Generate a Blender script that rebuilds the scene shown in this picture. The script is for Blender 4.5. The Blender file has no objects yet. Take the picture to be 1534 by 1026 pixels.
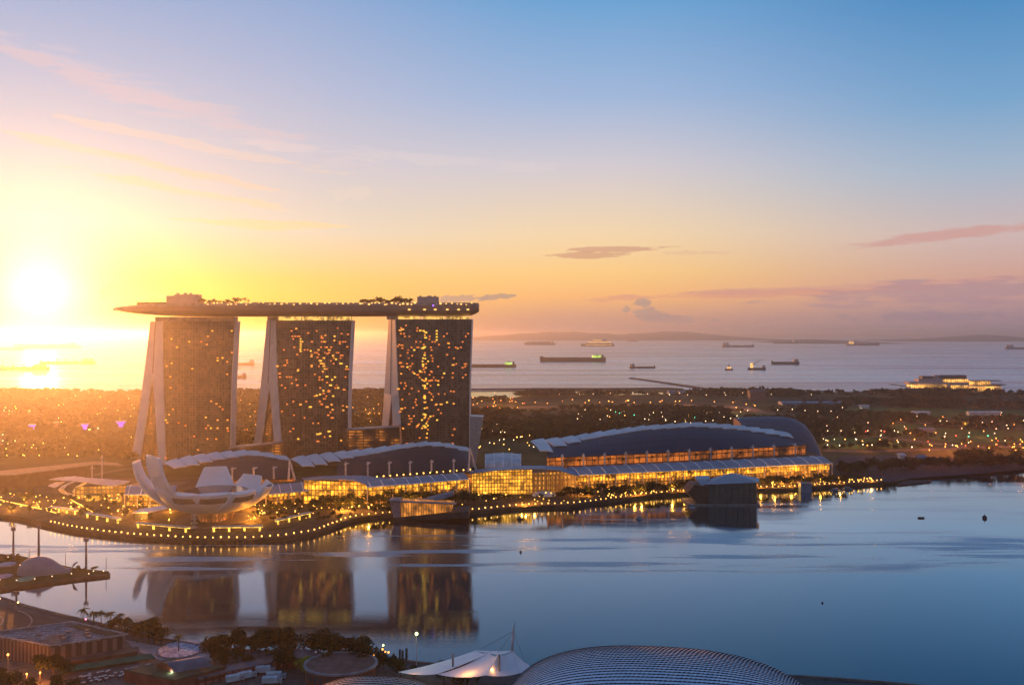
import bpy, math, random
import numpy as np
from math import sin, cos, pi, radians, sqrt, atan2, exp
from mathutils import Vector
random.seed(7)
rng = np.random.default_rng(7)
sc = bpy.context.scene
C = sc.collection

# ------------------------------------------------------------------ camera
CAMZ, FPX, HX, HY = 163.0, 1225.0, 767.0, 500.0
cd = bpy.data.cameras.new('camera'); cam = bpy.data.objects.new('camera', cd); C.objects.link(cam)
cam.location = (0, 0, CAMZ); cam.rotation_euler = (pi/2, 0, 0)
cd.sensor_width = 36; cd.lens = 36*FPX/1534; cd.shift_y = -13/1534
cd.clip_start = 1; cd.clip_end = 200000
sc.camera = cam
sc.view_settings.view_transform = 'Standard'; sc.view_settings.look = 'None'
sc.view_settings.exposure = 0; sc.view_settings.gamma = 1
sc.render.engine = 'CYCLES'
cy = sc.cycles
cy.use_denoising = True; cy.max_bounces = 6; cy.diffuse_bounces = 2; cy.glossy_bounces = 3
cy.transmission_bounces = 2; cy.volume_bounces = 0; cy.transparent_max_bounces = 6
cy.sample_clamp_indirect = 4; cy.sample_clamp_direct = 30
cy.caustics_reflective = False; cy.caustics_refractive = False; cy.use_light_tree = True

SUN_AZ, SUN_EL = radians(-30.0), radians(2.55)
SUND = Vector((sin(SUN_AZ)*cos(SUN_EL), cos(SUN_AZ)*cos(SUN_EL), sin(SUN_EL)))
sl = bpy.data.lights.new('sun', 'SUN'); so = bpy.data.objects.new('sun', sl); C.objects.link(so)
so.rotation_euler = SUND.to_track_quat('Z', 'Y').to_euler()
sl.energy = 4.2; sl.angle = radians(0.5); sl.color = (1.0, 0.33, 0.075)

def lin(r, g, b, a=1.0):
    f = lambda c: (c/255/12.92) if c/255 <= .04045 else ((c/255+.055)/1.055)**2.4
    return (f(r), f(g), f(b), a)

# ------------------------------------------------------------------ node helpers
class NT:
    def __init__(s, nt): s.nt = nt; s.n = nt.nodes; s.l = nt.links
    def new(s, t, **k):
        n = s.n.new(t)
        for a, v in k.items(): setattr(n, a, v)
        return n
    def put(s, sock, v):
        if isinstance(v, bpy.types.NodeSocket): s.l.new(v, sock)
        elif v is not None: sock.default_value = v
    def m(s, op, a, b=None, c=None, clamp=False):
        n = s.new('ShaderNodeMath', operation=op, use_clamp=clamp)
        s.put(n.inputs[0], a); s.put(n.inputs[1], b); s.put(n.inputs[2], c)
        return n.outputs[0]
    def vm(s, op, a, b=None):
        n = s.new('ShaderNodeVectorMath', operation=op)
        s.put(n.inputs[0], a); s.put(n.inputs[1], b)
        return n.outputs['Value'] if op in ('DOT_PRODUCT', 'LENGTH') else n.outputs[0]
    def mix(s, f, a, b, mode='MIX'):
        n = s.new('ShaderNodeMix', data_type='RGBA', blend_type=mode)
        s.put(n.inputs['Factor'], f); s.put(n.inputs[6], a); s.put(n.inputs[7], b)
        return n.outputs[2]
    def ramp(s, f, stops, interp='LINEAR'):
        n = s.new('ShaderNodeValToRGB'); r = n.color_ramp; r.interpolation = interp
        while len(r.elements) < len(stops): r.elements.new(0.5)
        for e, (p, c) in zip(r.elements, stops): e.position = p; e.color = c
        s.put(n.inputs[0], f)
        return n.outputs[0]
    def noise(s, vec, scale, detail=3, rough=.5, out='Fac'):
        n = s.new('ShaderNodeTexNoise'); s.put(n.inputs['Vector'], vec)
        n.inputs['Scale'].default_value = scale; n.inputs['Detail'].default_value = detail
        n.inputs['Roughness'].default_value = rough
        return n.outputs[out]
    def smooth(s, v, a, b, lo=0., hi=1.):
        n = s.new('ShaderNodeMapRange', interpolation_type='SMOOTHSTEP'); s.put(n.inputs[0], v)
        for i, x in enumerate((a, b, lo, hi)): n.inputs[i+1].default_value = x
        return n.outputs[0]

# ------------------------------------------------------------------ world (dawn sky)
w = bpy.data.worlds.new('World'); sc.world = w; w.use_nodes = True
W = NT(w.node_tree); W.n.clear()
tc = W.new('ShaderNodeTexCoord')
sep = W.new('ShaderNodeSeparateXYZ'); W.l.new(tc.outputs['Generated'], sep.inputs[0])
X_, Y_, Z_ = sep.outputs
el = W.m('MULTIPLY', W.m('ARCSINE', Z_), 180/pi)
az = W.m('MULTIPLY', W.m('ARCTAN2', X_, Y_), 180/pi)
elp = W.m('DIVIDE', W.m('MAXIMUM', el, 0.0), 30.0)
def stops(*s): return [(e/30, lin(*c)) for e, c in s]
near = W.ramp(elp, stops((0, (215,140,80)), (1.5, (232,170,76)), (3.7, (224,184,104)), (7, (208,200,190)), (11.5, (196,192,206)), (16, (174,182,212)), (22, (138,166,212)), (29.9, (96,140,196))))
midr = W.ramp(elp, stops((0, (176,140,138)), (1.2, (200,150,136)), (2.6, (240,176,120)), (4.2, (246,196,128)), (7, (240,209,170)), (11.5, (208,199,208)), (16, (156,180,218)), (22, (100,160,212)), (29.9, (70,128,188))))
far = W.ramp(elp, stops((0, (140,126,142)), (1.2, (160,134,148)), (2.4, (194,148,150)), (3.6, (206,158,150)), (6.2, (204,180,182)), (10, (162,180,204)), (14, (114,162,206)), (20, (66,136,194)), (29.9, (46,108,168))))
back = W.ramp(elp, stops((0, (150,140,146)), (8, (140,142,156)), (20, (116,136,166)), (29.9, (98,124,164))))
c = W.mix(W.smooth(az, -19, 6), near, midr)
c = W.mix(W.smooth(az, 6, 32), c, far)
aaz = W.m('ABSOLUTE', W.m('SUBTRACT', az, 0.0))
c = W.mix(W.smooth(aaz, 45, 110), c, back)
# zenith
c = W.mix(W.smooth(el, 28, 75), c, lin(72, 104, 150))
# aureole round the sun
dn = W.vm('NORMALIZE', tc.outputs['Generated'])
dt = W.m('MINIMUM', W.vm('DOT_PRODUCT', dn, tuple(SUND)), 0.99999)
ang = W.m('MULTIPLY', W.m('ARCCOSINE', dt), 180/pi)
a1 = W.m('MULTIPLY', W.m('EXPONENT', W.m('DIVIDE', ang, -1.9)), 1.9)
a2 = W.m('MULTIPLY', W.m('EXPONENT', W.m('DIVIDE', ang, -4.0)), .18)
def scaled(col, f):
    n = W.new('ShaderNodeVectorMath', operation='SCALE'); n.inputs[0].default_value = col; W.put(n.inputs['Scale'], f); return n.outputs[0]
c = W.mix(1.0, c, scaled((1.0, .93, .78), a1), 'ADD')
c = W.mix(1.0, c, scaled((1.0, .86, .66), a2), 'ADD')
# clouds: long thin streaks and a few small banks, fixed directions in the sky
cv = W.new('ShaderNodeCombineXYZ'); W.l.new(az, cv.inputs[0]); W.l.new(W.m('MULTIPLY', el, 7.0), cv.inputs[1])
n1 = W.noise(cv.outputs[0], 0.22, 8, .66)
cv2 = W.new('ShaderNodeCombineXYZ'); W.l.new(az, cv2.inputs[0]); W.l.new(W.m('MULTIPLY', el, 1.6), cv2.inputs[1])
n2 = W.noise(cv2.outputs[0], 0.9, 5, .6)
def pxaz(x, y):
    dx = (x-HX)/FPX
    return math.degrees(math.atan(dx)), math.degrees(math.atan((HY-y)/FPX/sqrt(1+dx*dx)))
def cloud(col, px, py, rx, ry, slope, strength, nz, th, color, soft=.3):
    a0, e0 = pxaz(px, py)
    da = W.m('SUBTRACT', az, a0)
    de = W.m('SUBTRACT', W.m('SUBTRACT', el, e0), W.m('MULTIPLY', da, slope))
    q = W.m('ADD', W.m('POWER', W.m('ABSOLUTE', W.m('DIVIDE', da, rx)), 2.), W.m('POWER', W.m('ABSOLUTE', W.m('DIVIDE', de, ry)), 2.))
    g = W.m('EXPONENT', W.m('MULTIPLY', q, -1.0))
    v = W.m('ADD', g, W.m('MULTIPLY', W.m('SUBTRACT', nz, .5), 2.8))
    f = W.m('MULTIPLY', W.m('MULTIPLY', W.smooth(v, th, th+soft), W.smooth(g, .03, .3)), strength)
    return W.mix(f, col, lin(*color))
c = cloud(c, 240, 150, 15, 1.1, -.25, .28, n1, .34, (222,198,204), .6)
c = cloud(c, 290, 217, 10.5, .34, -.125, .60, n1, .34, (222,200,192), .35)
c = cloud(c, 160, 232, 8, .28, -.15, .60, n1, .36, (236,206,180), .35)
c = cloud(c, 300, 262, 6, .30, -.17, .60, n1, .36, (232,198,176), .35)
c = cloud(c, 265, 284, 6, .30, -.13, .65, n1, .34, (232,204,170), .35)
c = cloud(c, 385, 337, 5, .42, .0, .65, n1, .36, (238,204,150), .35)
c = cloud(c, 530, 290, 3, .5, .05, .35, n2, .44, (226,206,190), .4)
c = cloud(c, 640, 240, 16, .5, -.05, .35, n1, .46, (222,206,208), .4)
c = cloud(c, 915, 373, 3.8, .22, .02, .85, n1, .34, (206,150,128), .3)
c = cloud(c, 885, 383, 2.6, .26, -.02, .85, n1, .34, (206,150,124), .3)
c = cloud(c, 1040, 379, 3, .2, .0, .5, n2, .44, (222,176,150), .4)
c = cloud(c, 1410, 353, 6.0, .42, .08, .85, n1, .36, (205,152,150), .5)
c = cloud(c, 1150, 440, 14, .30, .02, .6, n1, .36, (208,140,134), .4)
c = cloud(c, 1300, 428, 16, .22, .03, .5, n1, .40, (200,140,144), .4)
c = cloud(c, 1420, 440, 10, .9, .02, .6, n1, .38, (160,130,152), .4)
c = cloud(c, 692, 447, 1.5, .30, .02, .85, n2, .40, (158,134,136), .25)
c = cloud(c, 742, 445, 1.6, .22, .08, .85, n2, .40, (150,130,134), .25)
c = cloud(c, 958, 455, .8, .35, -.2, .8, n2, .42, (160,138,142), .2)
c = cloud(c, 972, 468, 1.6, .5, -.15, .75, n2, .44, (162,138,142), .25)
c = cloud(c, 190, 438, 2.2, .5, -.1, .5, n2, .42, (236,190,140), .3)
c = cloud(c, 1000, 478, 3.0, .35, -.05, .6, n2, .48, (160,136,142))
c = cloud(c, 1390, 474, 6.0, .40, .0, .6, n2, .50, (140,124,146))
c = cloud(c, 170, 130, 14, .9, -.2, .30, n1, .42, (222,186,190), .6)
bgc = W.new('ShaderNodeBackground'); W.l.new(c, bgc.inputs[0]); bgc.inputs[1].default_value = 0.93
sky = W.new('ShaderNodeTexSky', sky_type='NISHITA', sun_disc=False)
sky.sun_elevation = SUN_EL; sky.sun_rotation = SUN_AZ; sky.altitude = 100
bgn = W.new('ShaderNodeBackground'); W.l.new(sky.outputs[0], bgn.inputs[0]); bgn.inputs[1].default_value = 0.03
ads = W.new('ShaderNodeAddShader'); W.l.new(bgc.outputs[0], ads.inputs[0]); W.l.new(bgn.outputs[0], ads.inputs[1])
wo = W.new('ShaderNodeOutputWorld'); W.l.new(ads.outputs[0], wo.inputs[0])
w.cycles.sampling_method = 'MANUAL'; w.cycles.sample_map_resolution = 1024

# ------------------------------------------------------------------ helpers
def P(px, py, Y): return Vector(((px-HX)/FPX*Y, Y, CAMZ-(py-HY)/FPX*Y))
def G(px, py, z=0.0):
    Y = (CAMZ-z)*FPX/(py-HY); return Vector(((px-HX)/FPX*Y, Y, z))
def XZ(px, Y, z): return Vector(((px-HX)/FPX*Y, Y, z))

MATS = {}
def new_mat(name):
    m = bpy.data.materials.new(name); m.use_nodes = True
    t = NT(m.node_tree); t.n.clear()
    o = t.new('ShaderNodeOutputMaterial'); b = t.new('ShaderNodeBsdfPrincipled'); t.l.new(b.outputs[0], o.inputs[0])
    MATS[name] = m
    return m, t, b, o
def mat(name, col, rough=.7, metal=0., var=.25, scale=.2, bump=0., bscale=2., spec=.22):
    """col is linear base colour; mottled with noise in object space"""
    if name in MATS: return MATS[name]
    m, t, b, o = new_mat(name)
    g = t.new('ShaderNodeTexCoord').outputs['Object']
    n = t.noise(g, scale, 4, .6)
    f = t.smooth(n, .3, .7, 1-var, 1+var)
    cc = t.new('ShaderNodeVectorMath', operation='SCALE'); cc.inputs[0].default_value = col[:3]; t.l.new(f, cc.inputs['Scale'])
    t.l.new(cc.outputs[0], b.inputs['Base Color'])
    b.inputs['Roughness'].default_value = rough; b.inputs['Metallic'].default_value = metal
    b.inputs['Specular IOR Level'].default_value = spec
    if bump:
        bn = t.new('ShaderNodeBump'); bn.inputs['Strength'].default_value = bump
        t.l.new(t.noise(g, bscale, 4), bn.inputs['Height']); t.l.new(bn.outputs[0], b.inputs['Normal'])
    return m
def emit(name, col, strength, sample=False, var=0., scale=.2):
    if name in MATS: return MATS[name]
    m, t, b, o = new_mat(name)
    b.inputs['Base Color'].default_value = (.05, .04, .03, 1)
    b.inputs['Emission Color'].default_value = (*col[:3], 1)
    if var:
        n = t.noise(t.new('ShaderNodeTexCoord').outputs['Object'], scale, 3, .7)
        t.l.new(t.smooth(n, .35, .65, strength*(1-var), strength*(1+var)), b.inputs['Emission Strength'])
    else: b.inputs['Emission Strength'].default_value = strength
    if not sample: m.cycles.emission_sampling = 'NONE'
    return m

class MB:
    def __init__(s): s.v = []; s.f = []
    def add(s, vs, fs):
        k = len(s.v); s.v += [tuple(v) for v in vs]; s.f += [tuple(i+k for i in f) for f in fs]; return s
    def quad(s, *p): return s.add(p, [tuple(range(len(p)))])
    def prism(s, bot, top):
        n = len(bot)
        return s.add(list(bot)+list(top), [tuple(reversed(range(n))), tuple(range(n, 2*n))]+[(i, (i+1) % n, n+(i+1) % n, n+i) for i in range(n)])
    def slab(s, top, th):
        return s.prism([Vector(p)-Vector((0, 0, th)) for p in top], top)
    def ext(s, pts, vec):
        return s.prism(pts, [Vector(p)+Vector(vec) for p in pts])
    def box(s, x0, x1, y0, y1, z0, z1):
        return s.prism([(x0,y0,z0),(x1,y0,z0),(x1,y1,z0),(x0,y1,z0)], [(x0,y0,z1),(x1,y0,z1),(x1,y1,z1),(x0,y1,z1)])
    def tube(s, path, rad, n=8, cap=True):
        path = [Vector(p) for p in path]
        if not hasattr(rad, '__len__'): rad = [rad]*len(path)
        k = len(s.v); up = Vector((0, 0, 1))
        for i, p in enumerate(path):
            d = (path[min(i+1, len(path)-1)]-path[max(i-1, 0)]).normalized()
            a = d.cross(up if abs(d.z) < .95 else Vector((0, 1, 0))).normalized(); b = a.cross(d).normalized()
            for j in range(n):
                t = 2*pi*j/n; s.v.append(tuple(p+(a*cos(t)+b*sin(t))*rad[i]))
        for i in range(len(path)-1):
            for j in range(n):
                s.f.append((k+i*n+j, k+i*n+(j+1) % n, k+(i+1)*n+(j+1) % n, k+(i+1)*n+j))
        if cap:
            s.f.append(tuple(k+j for j in reversed(range(n)))); s.f.append(tuple(k+(len(path)-1)*n+j for j in range(n)))
        return s
    def sphere(s, c, r, n=8, m=5, sz=1.):
        k = len(s.v); c = Vector(c)
        for i in range(1, m):
            th = pi*i/m
            for j in range(n): s.v.append(tuple(c+Vector((cos(2*pi*j/n)*sin(th)*r, sin(2*pi*j/n)*sin(th)*r, cos(th)*r*sz))))
        s.v.append(tuple(c+Vector((0, 0, r*sz)))); s.v.append(tuple(c-Vector((0, 0, r*sz)))); T = len(s.v)-2
        for i in range(m-2):
            for j in range(n): s.f.append((k+i*n+j, k+(i+1)*n+j, k+(i+1)*n+(j+1) % n, k+i*n+(j+1) % n))
        for j in range(n):
            s.f.append((T, k+j, k+(j+1) % n)); s.f.append((T+1, k+(m-2)*n+(j+1) % n, k+(m-2)*n+j))
        return s
    def grid(s, rows, close=False):
        k = len(s.v); m = len(rows[0])
        for r in rows: s.v += [tuple(p) for p in r]
        for i in range(len(rows)-1):
            for j in range(m if close else m-1):
                s.f.append((k+i*m+j, k+i*m+(j+1) % m, k+(i+1)*m+(j+1) % m, k+(i+1)*m+j))
        return s
    def build(s, name, m, parent=None, smooth=False):
        me = bpy.data.meshes.new(name); o = bpy.data.objects.new(name, me)
        off = Vector(parent['_o']) if parent is not None and '_o' in parent else Vector((0, 0, 0))
        vs = [tuple(Vector(v)-off) for v in s.v] if off.length > 0 else s.v
        me.from_pydata(vs, [], s.f); me.update()
        if smooth: me.polygons.foreach_set('use_smooth', [True]*len(me.polygons))
        me.materials.append(m); C.objects.link(o)
        if parent is not None: o.parent = parent; o['_o'] = tuple(off)
        return o
def tag(o, label=None, cat=None, group=None, kind=None):
    if label: o['label'] = label
    if cat: o['category'] = cat
    if group: o['group'] = group
    if kind: o['kind'] = kind
    return o
def thing(name, loc, label, cat, group=None):
    o = bpy.data.objects.new(name, None); C.objects.link(o); o.location = loc; o['_o'] = tuple(loc)
    o.empty_display_size = 1
    return tag(o, label, cat, group)
def copy_tree(src, loc=None, rz=None, label=None, scale=None, sz=None):
    r = src.copy(); C.objects.link(r)
    if loc is not None: r.location = loc
    if rz is not None: r.rotation_euler = (0, 0, rz)
    if scale is not None: r.scale = (scale, scale, scale*(sz or 1))
    if label: r['label'] = label
    for ch in list(src.children):
        k = ch.copy(); C.objects.link(k); k.parent = r
        for g in list(ch.children):
            q = g.copy(); C.objects.link(q); q.parent = k
    return r
def lerp(a, b, t): return a+(b-a)*t
def interp(x, tab):
    if x <= tab[0][0]: return tab[0][1]
    for (a, va), (b, vb) in zip(tab, tab[1:]):
        if x <= b: return lerp(va, vb, (x-a)/(b-a))
    return tab[-1][1]
#=====HAZE
hz = MB(); hz.box(-45000, 45000, -1200, 62000, -6, 232)
hm = bpy.data.materials.new('haze_air'); hm.use_nodes = True
H = NT(hm.node_tree); H.n.clear()
pv = H.new('ShaderNodeVolumePrincipled'); ho = H.new('ShaderNodeOutputMaterial'); H.l.new(pv.outputs[0], ho.inputs['Volume'])
pv.inputs['Color'].default_value = (.93, .93, .95, 1); pv.inputs['Density'].default_value = 0.72e-4; pv.inputs['Anisotropy'].default_value = .82
haze = tag(hz.build('haze', hm), 'warm morning haze over the bay and the sea', kind='stuff')
#=====END
# ------------------------------------------------------------------ water
def water_mat(name, base, ior, rough, kind):
    m = bpy.data.materials.new(name); m.use_nodes = True
    t = NT(m.node_tree); t.n.clear(); MATS[name] = m
    o = t.new('ShaderNodeOutputMaterial')
    d = t.new('ShaderNodeBsdfDiffuse'); d.inputs[0].default_value = (*base, 1)
    g = t.new('ShaderNodeBsdfGlossy'); g.inputs[0].default_value = (.80, .93, 1, 1)
    fr = t.new('ShaderNodeFresnel'); fr.inputs[0].default_value = ior
    if kind == 'bay':                              # grazing reflectance, steeper than plain Fresnel
        fr = t.new('ShaderNodeLayerWeight'); fac = t.m('MULTIPLY', t.m('POWER', fr.outputs['Facing'], 5.0), 2.5); fac = t.m('MINIMUM', fac, .72)
        fr.inputs['Blend'].default_value = .5
    else: fac = fr.outputs[0]
    mx = t.new('ShaderNodeMixShader'); t.l.new(fac, mx.inputs[0]); t.l.new(d.outputs[0], mx.inputs[1]); t.l.new(g.outputs[0], mx.inputs[2])
    t.l.new(mx.outputs[0], o.inputs[0])
    geo = t.new('ShaderNodeNewGeometry').outputs['Position']
    mp = t.new('ShaderNodeMapping'); t.l.new(geo, mp.inputs[0])
    bn = t.new('ShaderNodeBump'); bn.inputs['Distance'].default_value = 1.0
    if kind == 'bay':
        mp.inputs['Scale'].default_value = (.006, .055, 1)
        mp.inputs['Rotation'].default_value = (0, 0, radians(-4))
        st = t.noise(mp.outputs[0], 1.0, 4, .55)
        streak = t.smooth(st, .50, .62)
        sp = t.new('ShaderNodeSeparateXYZ'); t.l.new(geo, sp.inputs[0])
        # wind ruffles the middle of the bay: rough beyond ~565 m, calm nearer
        mid = t.m('MULTIPLY', t.smooth(sp.outputs[1], 548, 572), t.smooth(sp.outputs[1], 700, 640, 0, 1))
        far = t.smooth(sp.outputs[1], 640, 760, 0, .34)
        zone = t.m('MAXIMUM', t.m('MAXIMUM', mid, far), .08)
        f = t.m('MULTIPLY', t.m('MULTIPLY_ADD', streak, .75, .25), zone)
        t.l.new(t.m('ADD', t.m('MULTIPLY', f, .42), rough), g.inputs['Roughness'])
        mp2 = t.new('ShaderNodeMapping'); t.l.new(geo, mp2.inputs[0]); mp2.inputs['Scale'].default_value = (.35, .9, 1)
        rip = t.noise(mp2.outputs[0], 1.0, 3, .5)
        t.l.new(rip, bn.inputs['Height'])
        t.l.new(t.m('ADD', t.m('MULTIPLY', f, .22), .010), bn.inputs['Strength'])
    else:
        mp.inputs['Scale'].default_value = (.0004, .0045, 1)
        st = t.noise(mp.outputs[0], 1.0, 6, .6)
        f = t.smooth(st, .38, .62)
        t.l.new(t.m('ADD', t.m('MULTIPLY', f, .12), rough), g.inputs['Roughness'])
        cc = t.mix(f, (.58, .64, .80, 1), (1, 1, 1, 1)); t.l.new(cc, g.inputs[0])
        mp2 = t.new('ShaderNodeMapping'); t.l.new(geo, mp2.inputs[0]); mp2.inputs['Scale'].default_value = (.02, .05, 1)
        t.l.new(t.noise(mp2.outputs[0], 1.0, 4, .6), bn.inputs['Height']); bn.inputs['Strength'].default_value = .8; bn.inputs['Distance'].default_value = 2.2
    t.l.new(bn.outputs[0], g.inputs['Normal']); t.l.new(bn.outputs[0], fr.inputs['Normal'])
    return m
bay = MB(); bay.quad((-2500, -1000, 0), (2500, -1000, 0), (2500, 1500, 0), (-2500, 1500, 0))
tag(bay.build('bay_water', water_mat('bay_water', (.003, .018, .030), 2.5, .03, 'bay')), 'calm blue bay water in front of the hotel', kind='structure')
sea = MB(); sea.quad((-44000, 1500, 0), (44000, 1500, 0), (44000, 60000, 0), (-44000, 60000, 0))
tag(sea.build('sea', water_mat('sea_water', (.03, .045, .06), 1.5, .18, 'sea')), 'pale sea with anchored ships', kind='structure')

# ------------------------------------------------------------------ land
def ground_mat(name, c1, c2, c3, scale, rough=.95):
    m, t, b, o = new_mat(name)
    g = t.new('ShaderNodeNewGeometry').outputs['Position']
    n = t.noise(g, scale, 5, .6); n2 = t.noise(g, scale*7, 3, .6)
    c = t.ramp(n, [(.36, (*c1, 1)), (.5, (*c2, 1)), (.62, (*c3, 1))])
    c = t.mix(t.smooth(n2, .3, .7, 0, .6), c, (*[x*.45 for x in c2], 1))
    t.l.new(c, b.inputs['Base Color']); b.inputs['Roughness'].default_value = rough; b.inputs['Specular IOR Level'].default_value = .1
    return m
SHORE = [(-420,752),(-160,760),(-40,772),(20,777),(60,786),(110,797),(160,804),(210,809),(260,812),(320,814),(380,813),(430,809),(470,802),(500,791),(530,781),(570,776),(620,773),(700,771),(760,765),(810,762),(860,760),(900,755),(950,748),(1000,743),(1050,740),(1130,736),(1180,735),(1240,731),(1300,727),(1322,725)]
SHORE_R = [(1345,725),(1365,719),(1400,716),(1450,712),(1500,707),(1534,704),(1640,697),(1900,690)]
shore = [G(x, y, 0) for x, y in SHORE+SHORE_R]
COAST = [(1900,589),(1534,589),(1300,588),(1100,590),(1060,586),(1000,584),(850,584),(760,586),(700,587),(560,589),(400,588),(200,588),(0,587),(-420,586)]
coast = [G(x, y, 0) for x, y in COAST]
poly = shore+coast
LZ = 2.5
land = MB(); land.prism([Vector((p.x, p.y, -1)) for p in poly], [Vector((p.x, p.y, LZ)) for p in poly])
grass_m = ground_mat('grass_ground', (.025, .035, .014), (.042, .055, .02), (.07, .085, .03), .006)
tag(land.build('land', grass_m), 'dark green reclaimed land behind the resort', kind='structure')
def sheet(name, pts, z, m, th=.35, label=None, kind='structure'):
    b = MB(); b.prism([Vector((p.x, p.y, z-th)) for p in pts], [Vector((p.x, p.y, z)) for p in pts])
    return tag(b.build(name, m), label, kind=kind)
pave = ground_mat('dark_paving', (.055, .042, .032), (.08, .062, .048), (.12, .09, .07), .05, .8)
asph = ground_mat('asphalt', (.04, .04, .043), (.05, .05, .053), (.062, .06, .06), .03, .7)
# promenade strip following the water's edge
def inset(pts, dlist):
    out = []
    for i, p in enumerate(pts):
        d = (pts[min(i+1, len(pts)-1)]-pts[max(i-1, 0)]); n = Vector((-d.y, d.x, 0)).normalized()
        out.append(p+n*(dlist if not callable(dlist) else dlist(i)))
    return out
main = [G(x, y, 0) for x, y in SHORE]
def smooth_path(pts, n=4):
    out = []
    for i in range(len(pts)-1):
        p0, p1, p2, p3 = pts[max(i-1, 0)], pts[i], pts[i+1], pts[min(i+2, len(pts)-1)]
        for k in range(n):
            t = k/n
            out.append(.5*((2*p1)+(p2-p0)*t+(2*p0-5*p1+4*p2-p3)*t*t+(3*p1-p0-3*p2+p3)*t**3))
    out.append(pts[-1]); return out
mains = smooth_path(main)
inn = inset(mains, 26)
b = MB(); k = len(mains)
rows = [[Vector((p.x, p.y, z)) for p in r] for r, z in ((inset(mains, -1.2), -.8), (inset(mains, -1.2), 3.1), (inset(mains, 0), 3.15), (inn, 3.2), (inn, 2.3))]
b.grid(rows); tag(b.build('promenade', pave), 'curved paved waterfront promenade', kind='structure')
# plaza between promenade and halls
plz = [G(x, y, LZ) for x, y in [(-420,745),(-40,762),(60,775),(160,790),(260,796),(380,796),(460,785),(520,768),(700,760),(860,750),(1000,734),(1130,728),(1300,718),(1270,700),(1250,690),(850,700),(500,712),(200,716),(-60,716),(-420,716)]]
sheet('plaza', plz, 2.9, pave, label='paved plaza round the shopping halls')

# foreground shore
FSH = [(-420,862),(-60,892),(0,903),(40,916),(90,929),(130,938),(170,948),(215,960),(260,969),(330,980),(400,986),(470,990),(540,993),(590,998),(640,1004),(720,1008),(800,1012),(900,1015),(1050,1019),(1200,1024),(1400,1040),(1900,1090)]
fs = [G(x, y, 0) for x, y in FSH]
fpoly = [Vector((1300, -300, 0)), Vector((-1200, -300, 0))]
fp = fs+fpoly
f = MB(); f.prism([Vector((p.x, p.y, -1)) for p in fp], [Vector((p.x, p.y, 3)) for p in fp])
fpave = ground_mat('foreground_paving', (.09, .085, .085), (.12, .115, .115), (.15, .14, .14), .04, .85)
tag(f.build('near_shore', fpave), 'paved near shore', kind='structure')

# hills and islands on the horizon
def hills(name, pts, Y, m, label):
    """pts: (px, py_top); a rounded ridge with real depth"""
    xs = np.linspace(pts[0][0], pts[-1][0], 90); rows = []
    def top(x): return max(.0, interp(x, pts))
    for q, s in ((-1, 0.), (-.6, .45), (-.25, .85), (0, 1.), (.3, .8), (.7, .35), (1, 0)):
        r = []
        for i, x in enumerate(xs):
            h = (504-top(x))/FPX*Y*s*(1+.05*math.sin(i*.9)+.025*math.sin(i*2.3+q*4))
            p = XZ(x, Y, 0); r.append(Vector((p.x, Y+q*1800, h-2 if s == 0 else h)))
        rows.append(r)
    b = MB(); b.grid(rows); return tag(b.build(name, m, smooth=True), label, kind='structure')
hillm = mat('far_hill', (.03, .04, .04), .95, scale=.001)
hills('far_hills', [(640,504),(740,498),(790,494),(835,491.5),(880,493),(930,496),(970,493),(1015,491),(1050,494),(1085,498),(1130,501),(1180,504)], 22000, hillm, 'long low hazy hills on the horizon')
hills('island_hill', [(1160,504),(1175,500),(1220,499),(1270,501),(1300,503),(1310,504)], 15000, hillm, 'low dark island in the middle of the horizon')
hills('right_hills', [(1300,504),(1330,502),(1400,500),(1450,496),(1480,494.5),(1510,498),(1534,499),(1620,498),(1700,504)], 19000, hillm, 'hazy hills at the right end of the horizon')

# ------------------------------------------------------------------ hotel towers
def facade_mat():
    m, t, b, o = new_mat('tower_glass')
    g = t.new('ShaderNodeTexCoord').outputs['Object']
    sp = t.new('ShaderNodeSeparateXYZ'); t.l.new(g, sp.inputs[0])
    cx = t.new('ShaderNodeCombineXYZ'); t.l.new(sp.outputs[0], cx.inputs[0]); t.l.new(sp.outputs[2], cx.inputs[1])
    br = t.new('ShaderNodeTexBrick'); t.l.new(cx.outputs[0], br.inputs['Vector'])
    br.offset = 0; br.inputs['Scale'].default_value = 1
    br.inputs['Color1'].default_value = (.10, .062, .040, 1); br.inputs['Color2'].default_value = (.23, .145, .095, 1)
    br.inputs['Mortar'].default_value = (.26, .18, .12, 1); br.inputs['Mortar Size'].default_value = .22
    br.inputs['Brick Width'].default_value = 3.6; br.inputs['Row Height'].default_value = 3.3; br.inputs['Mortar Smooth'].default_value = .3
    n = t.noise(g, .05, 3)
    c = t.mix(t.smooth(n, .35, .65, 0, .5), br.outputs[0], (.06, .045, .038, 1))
    t.l.new(c, b.inputs['Base Color']); b.inputs['Specular IOR Level'].default_value = .3
    t.l.new(t.m('MULTIPLY_ADD', br.outputs['Fac'], .3, .22), b.inputs['Roughness'])
    return m
glass_m = facade_mat()
fin_m = mat('pale_fin', (.74, .66, .62), .6, var=.08, scale=.05)
atr_m = None
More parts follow.
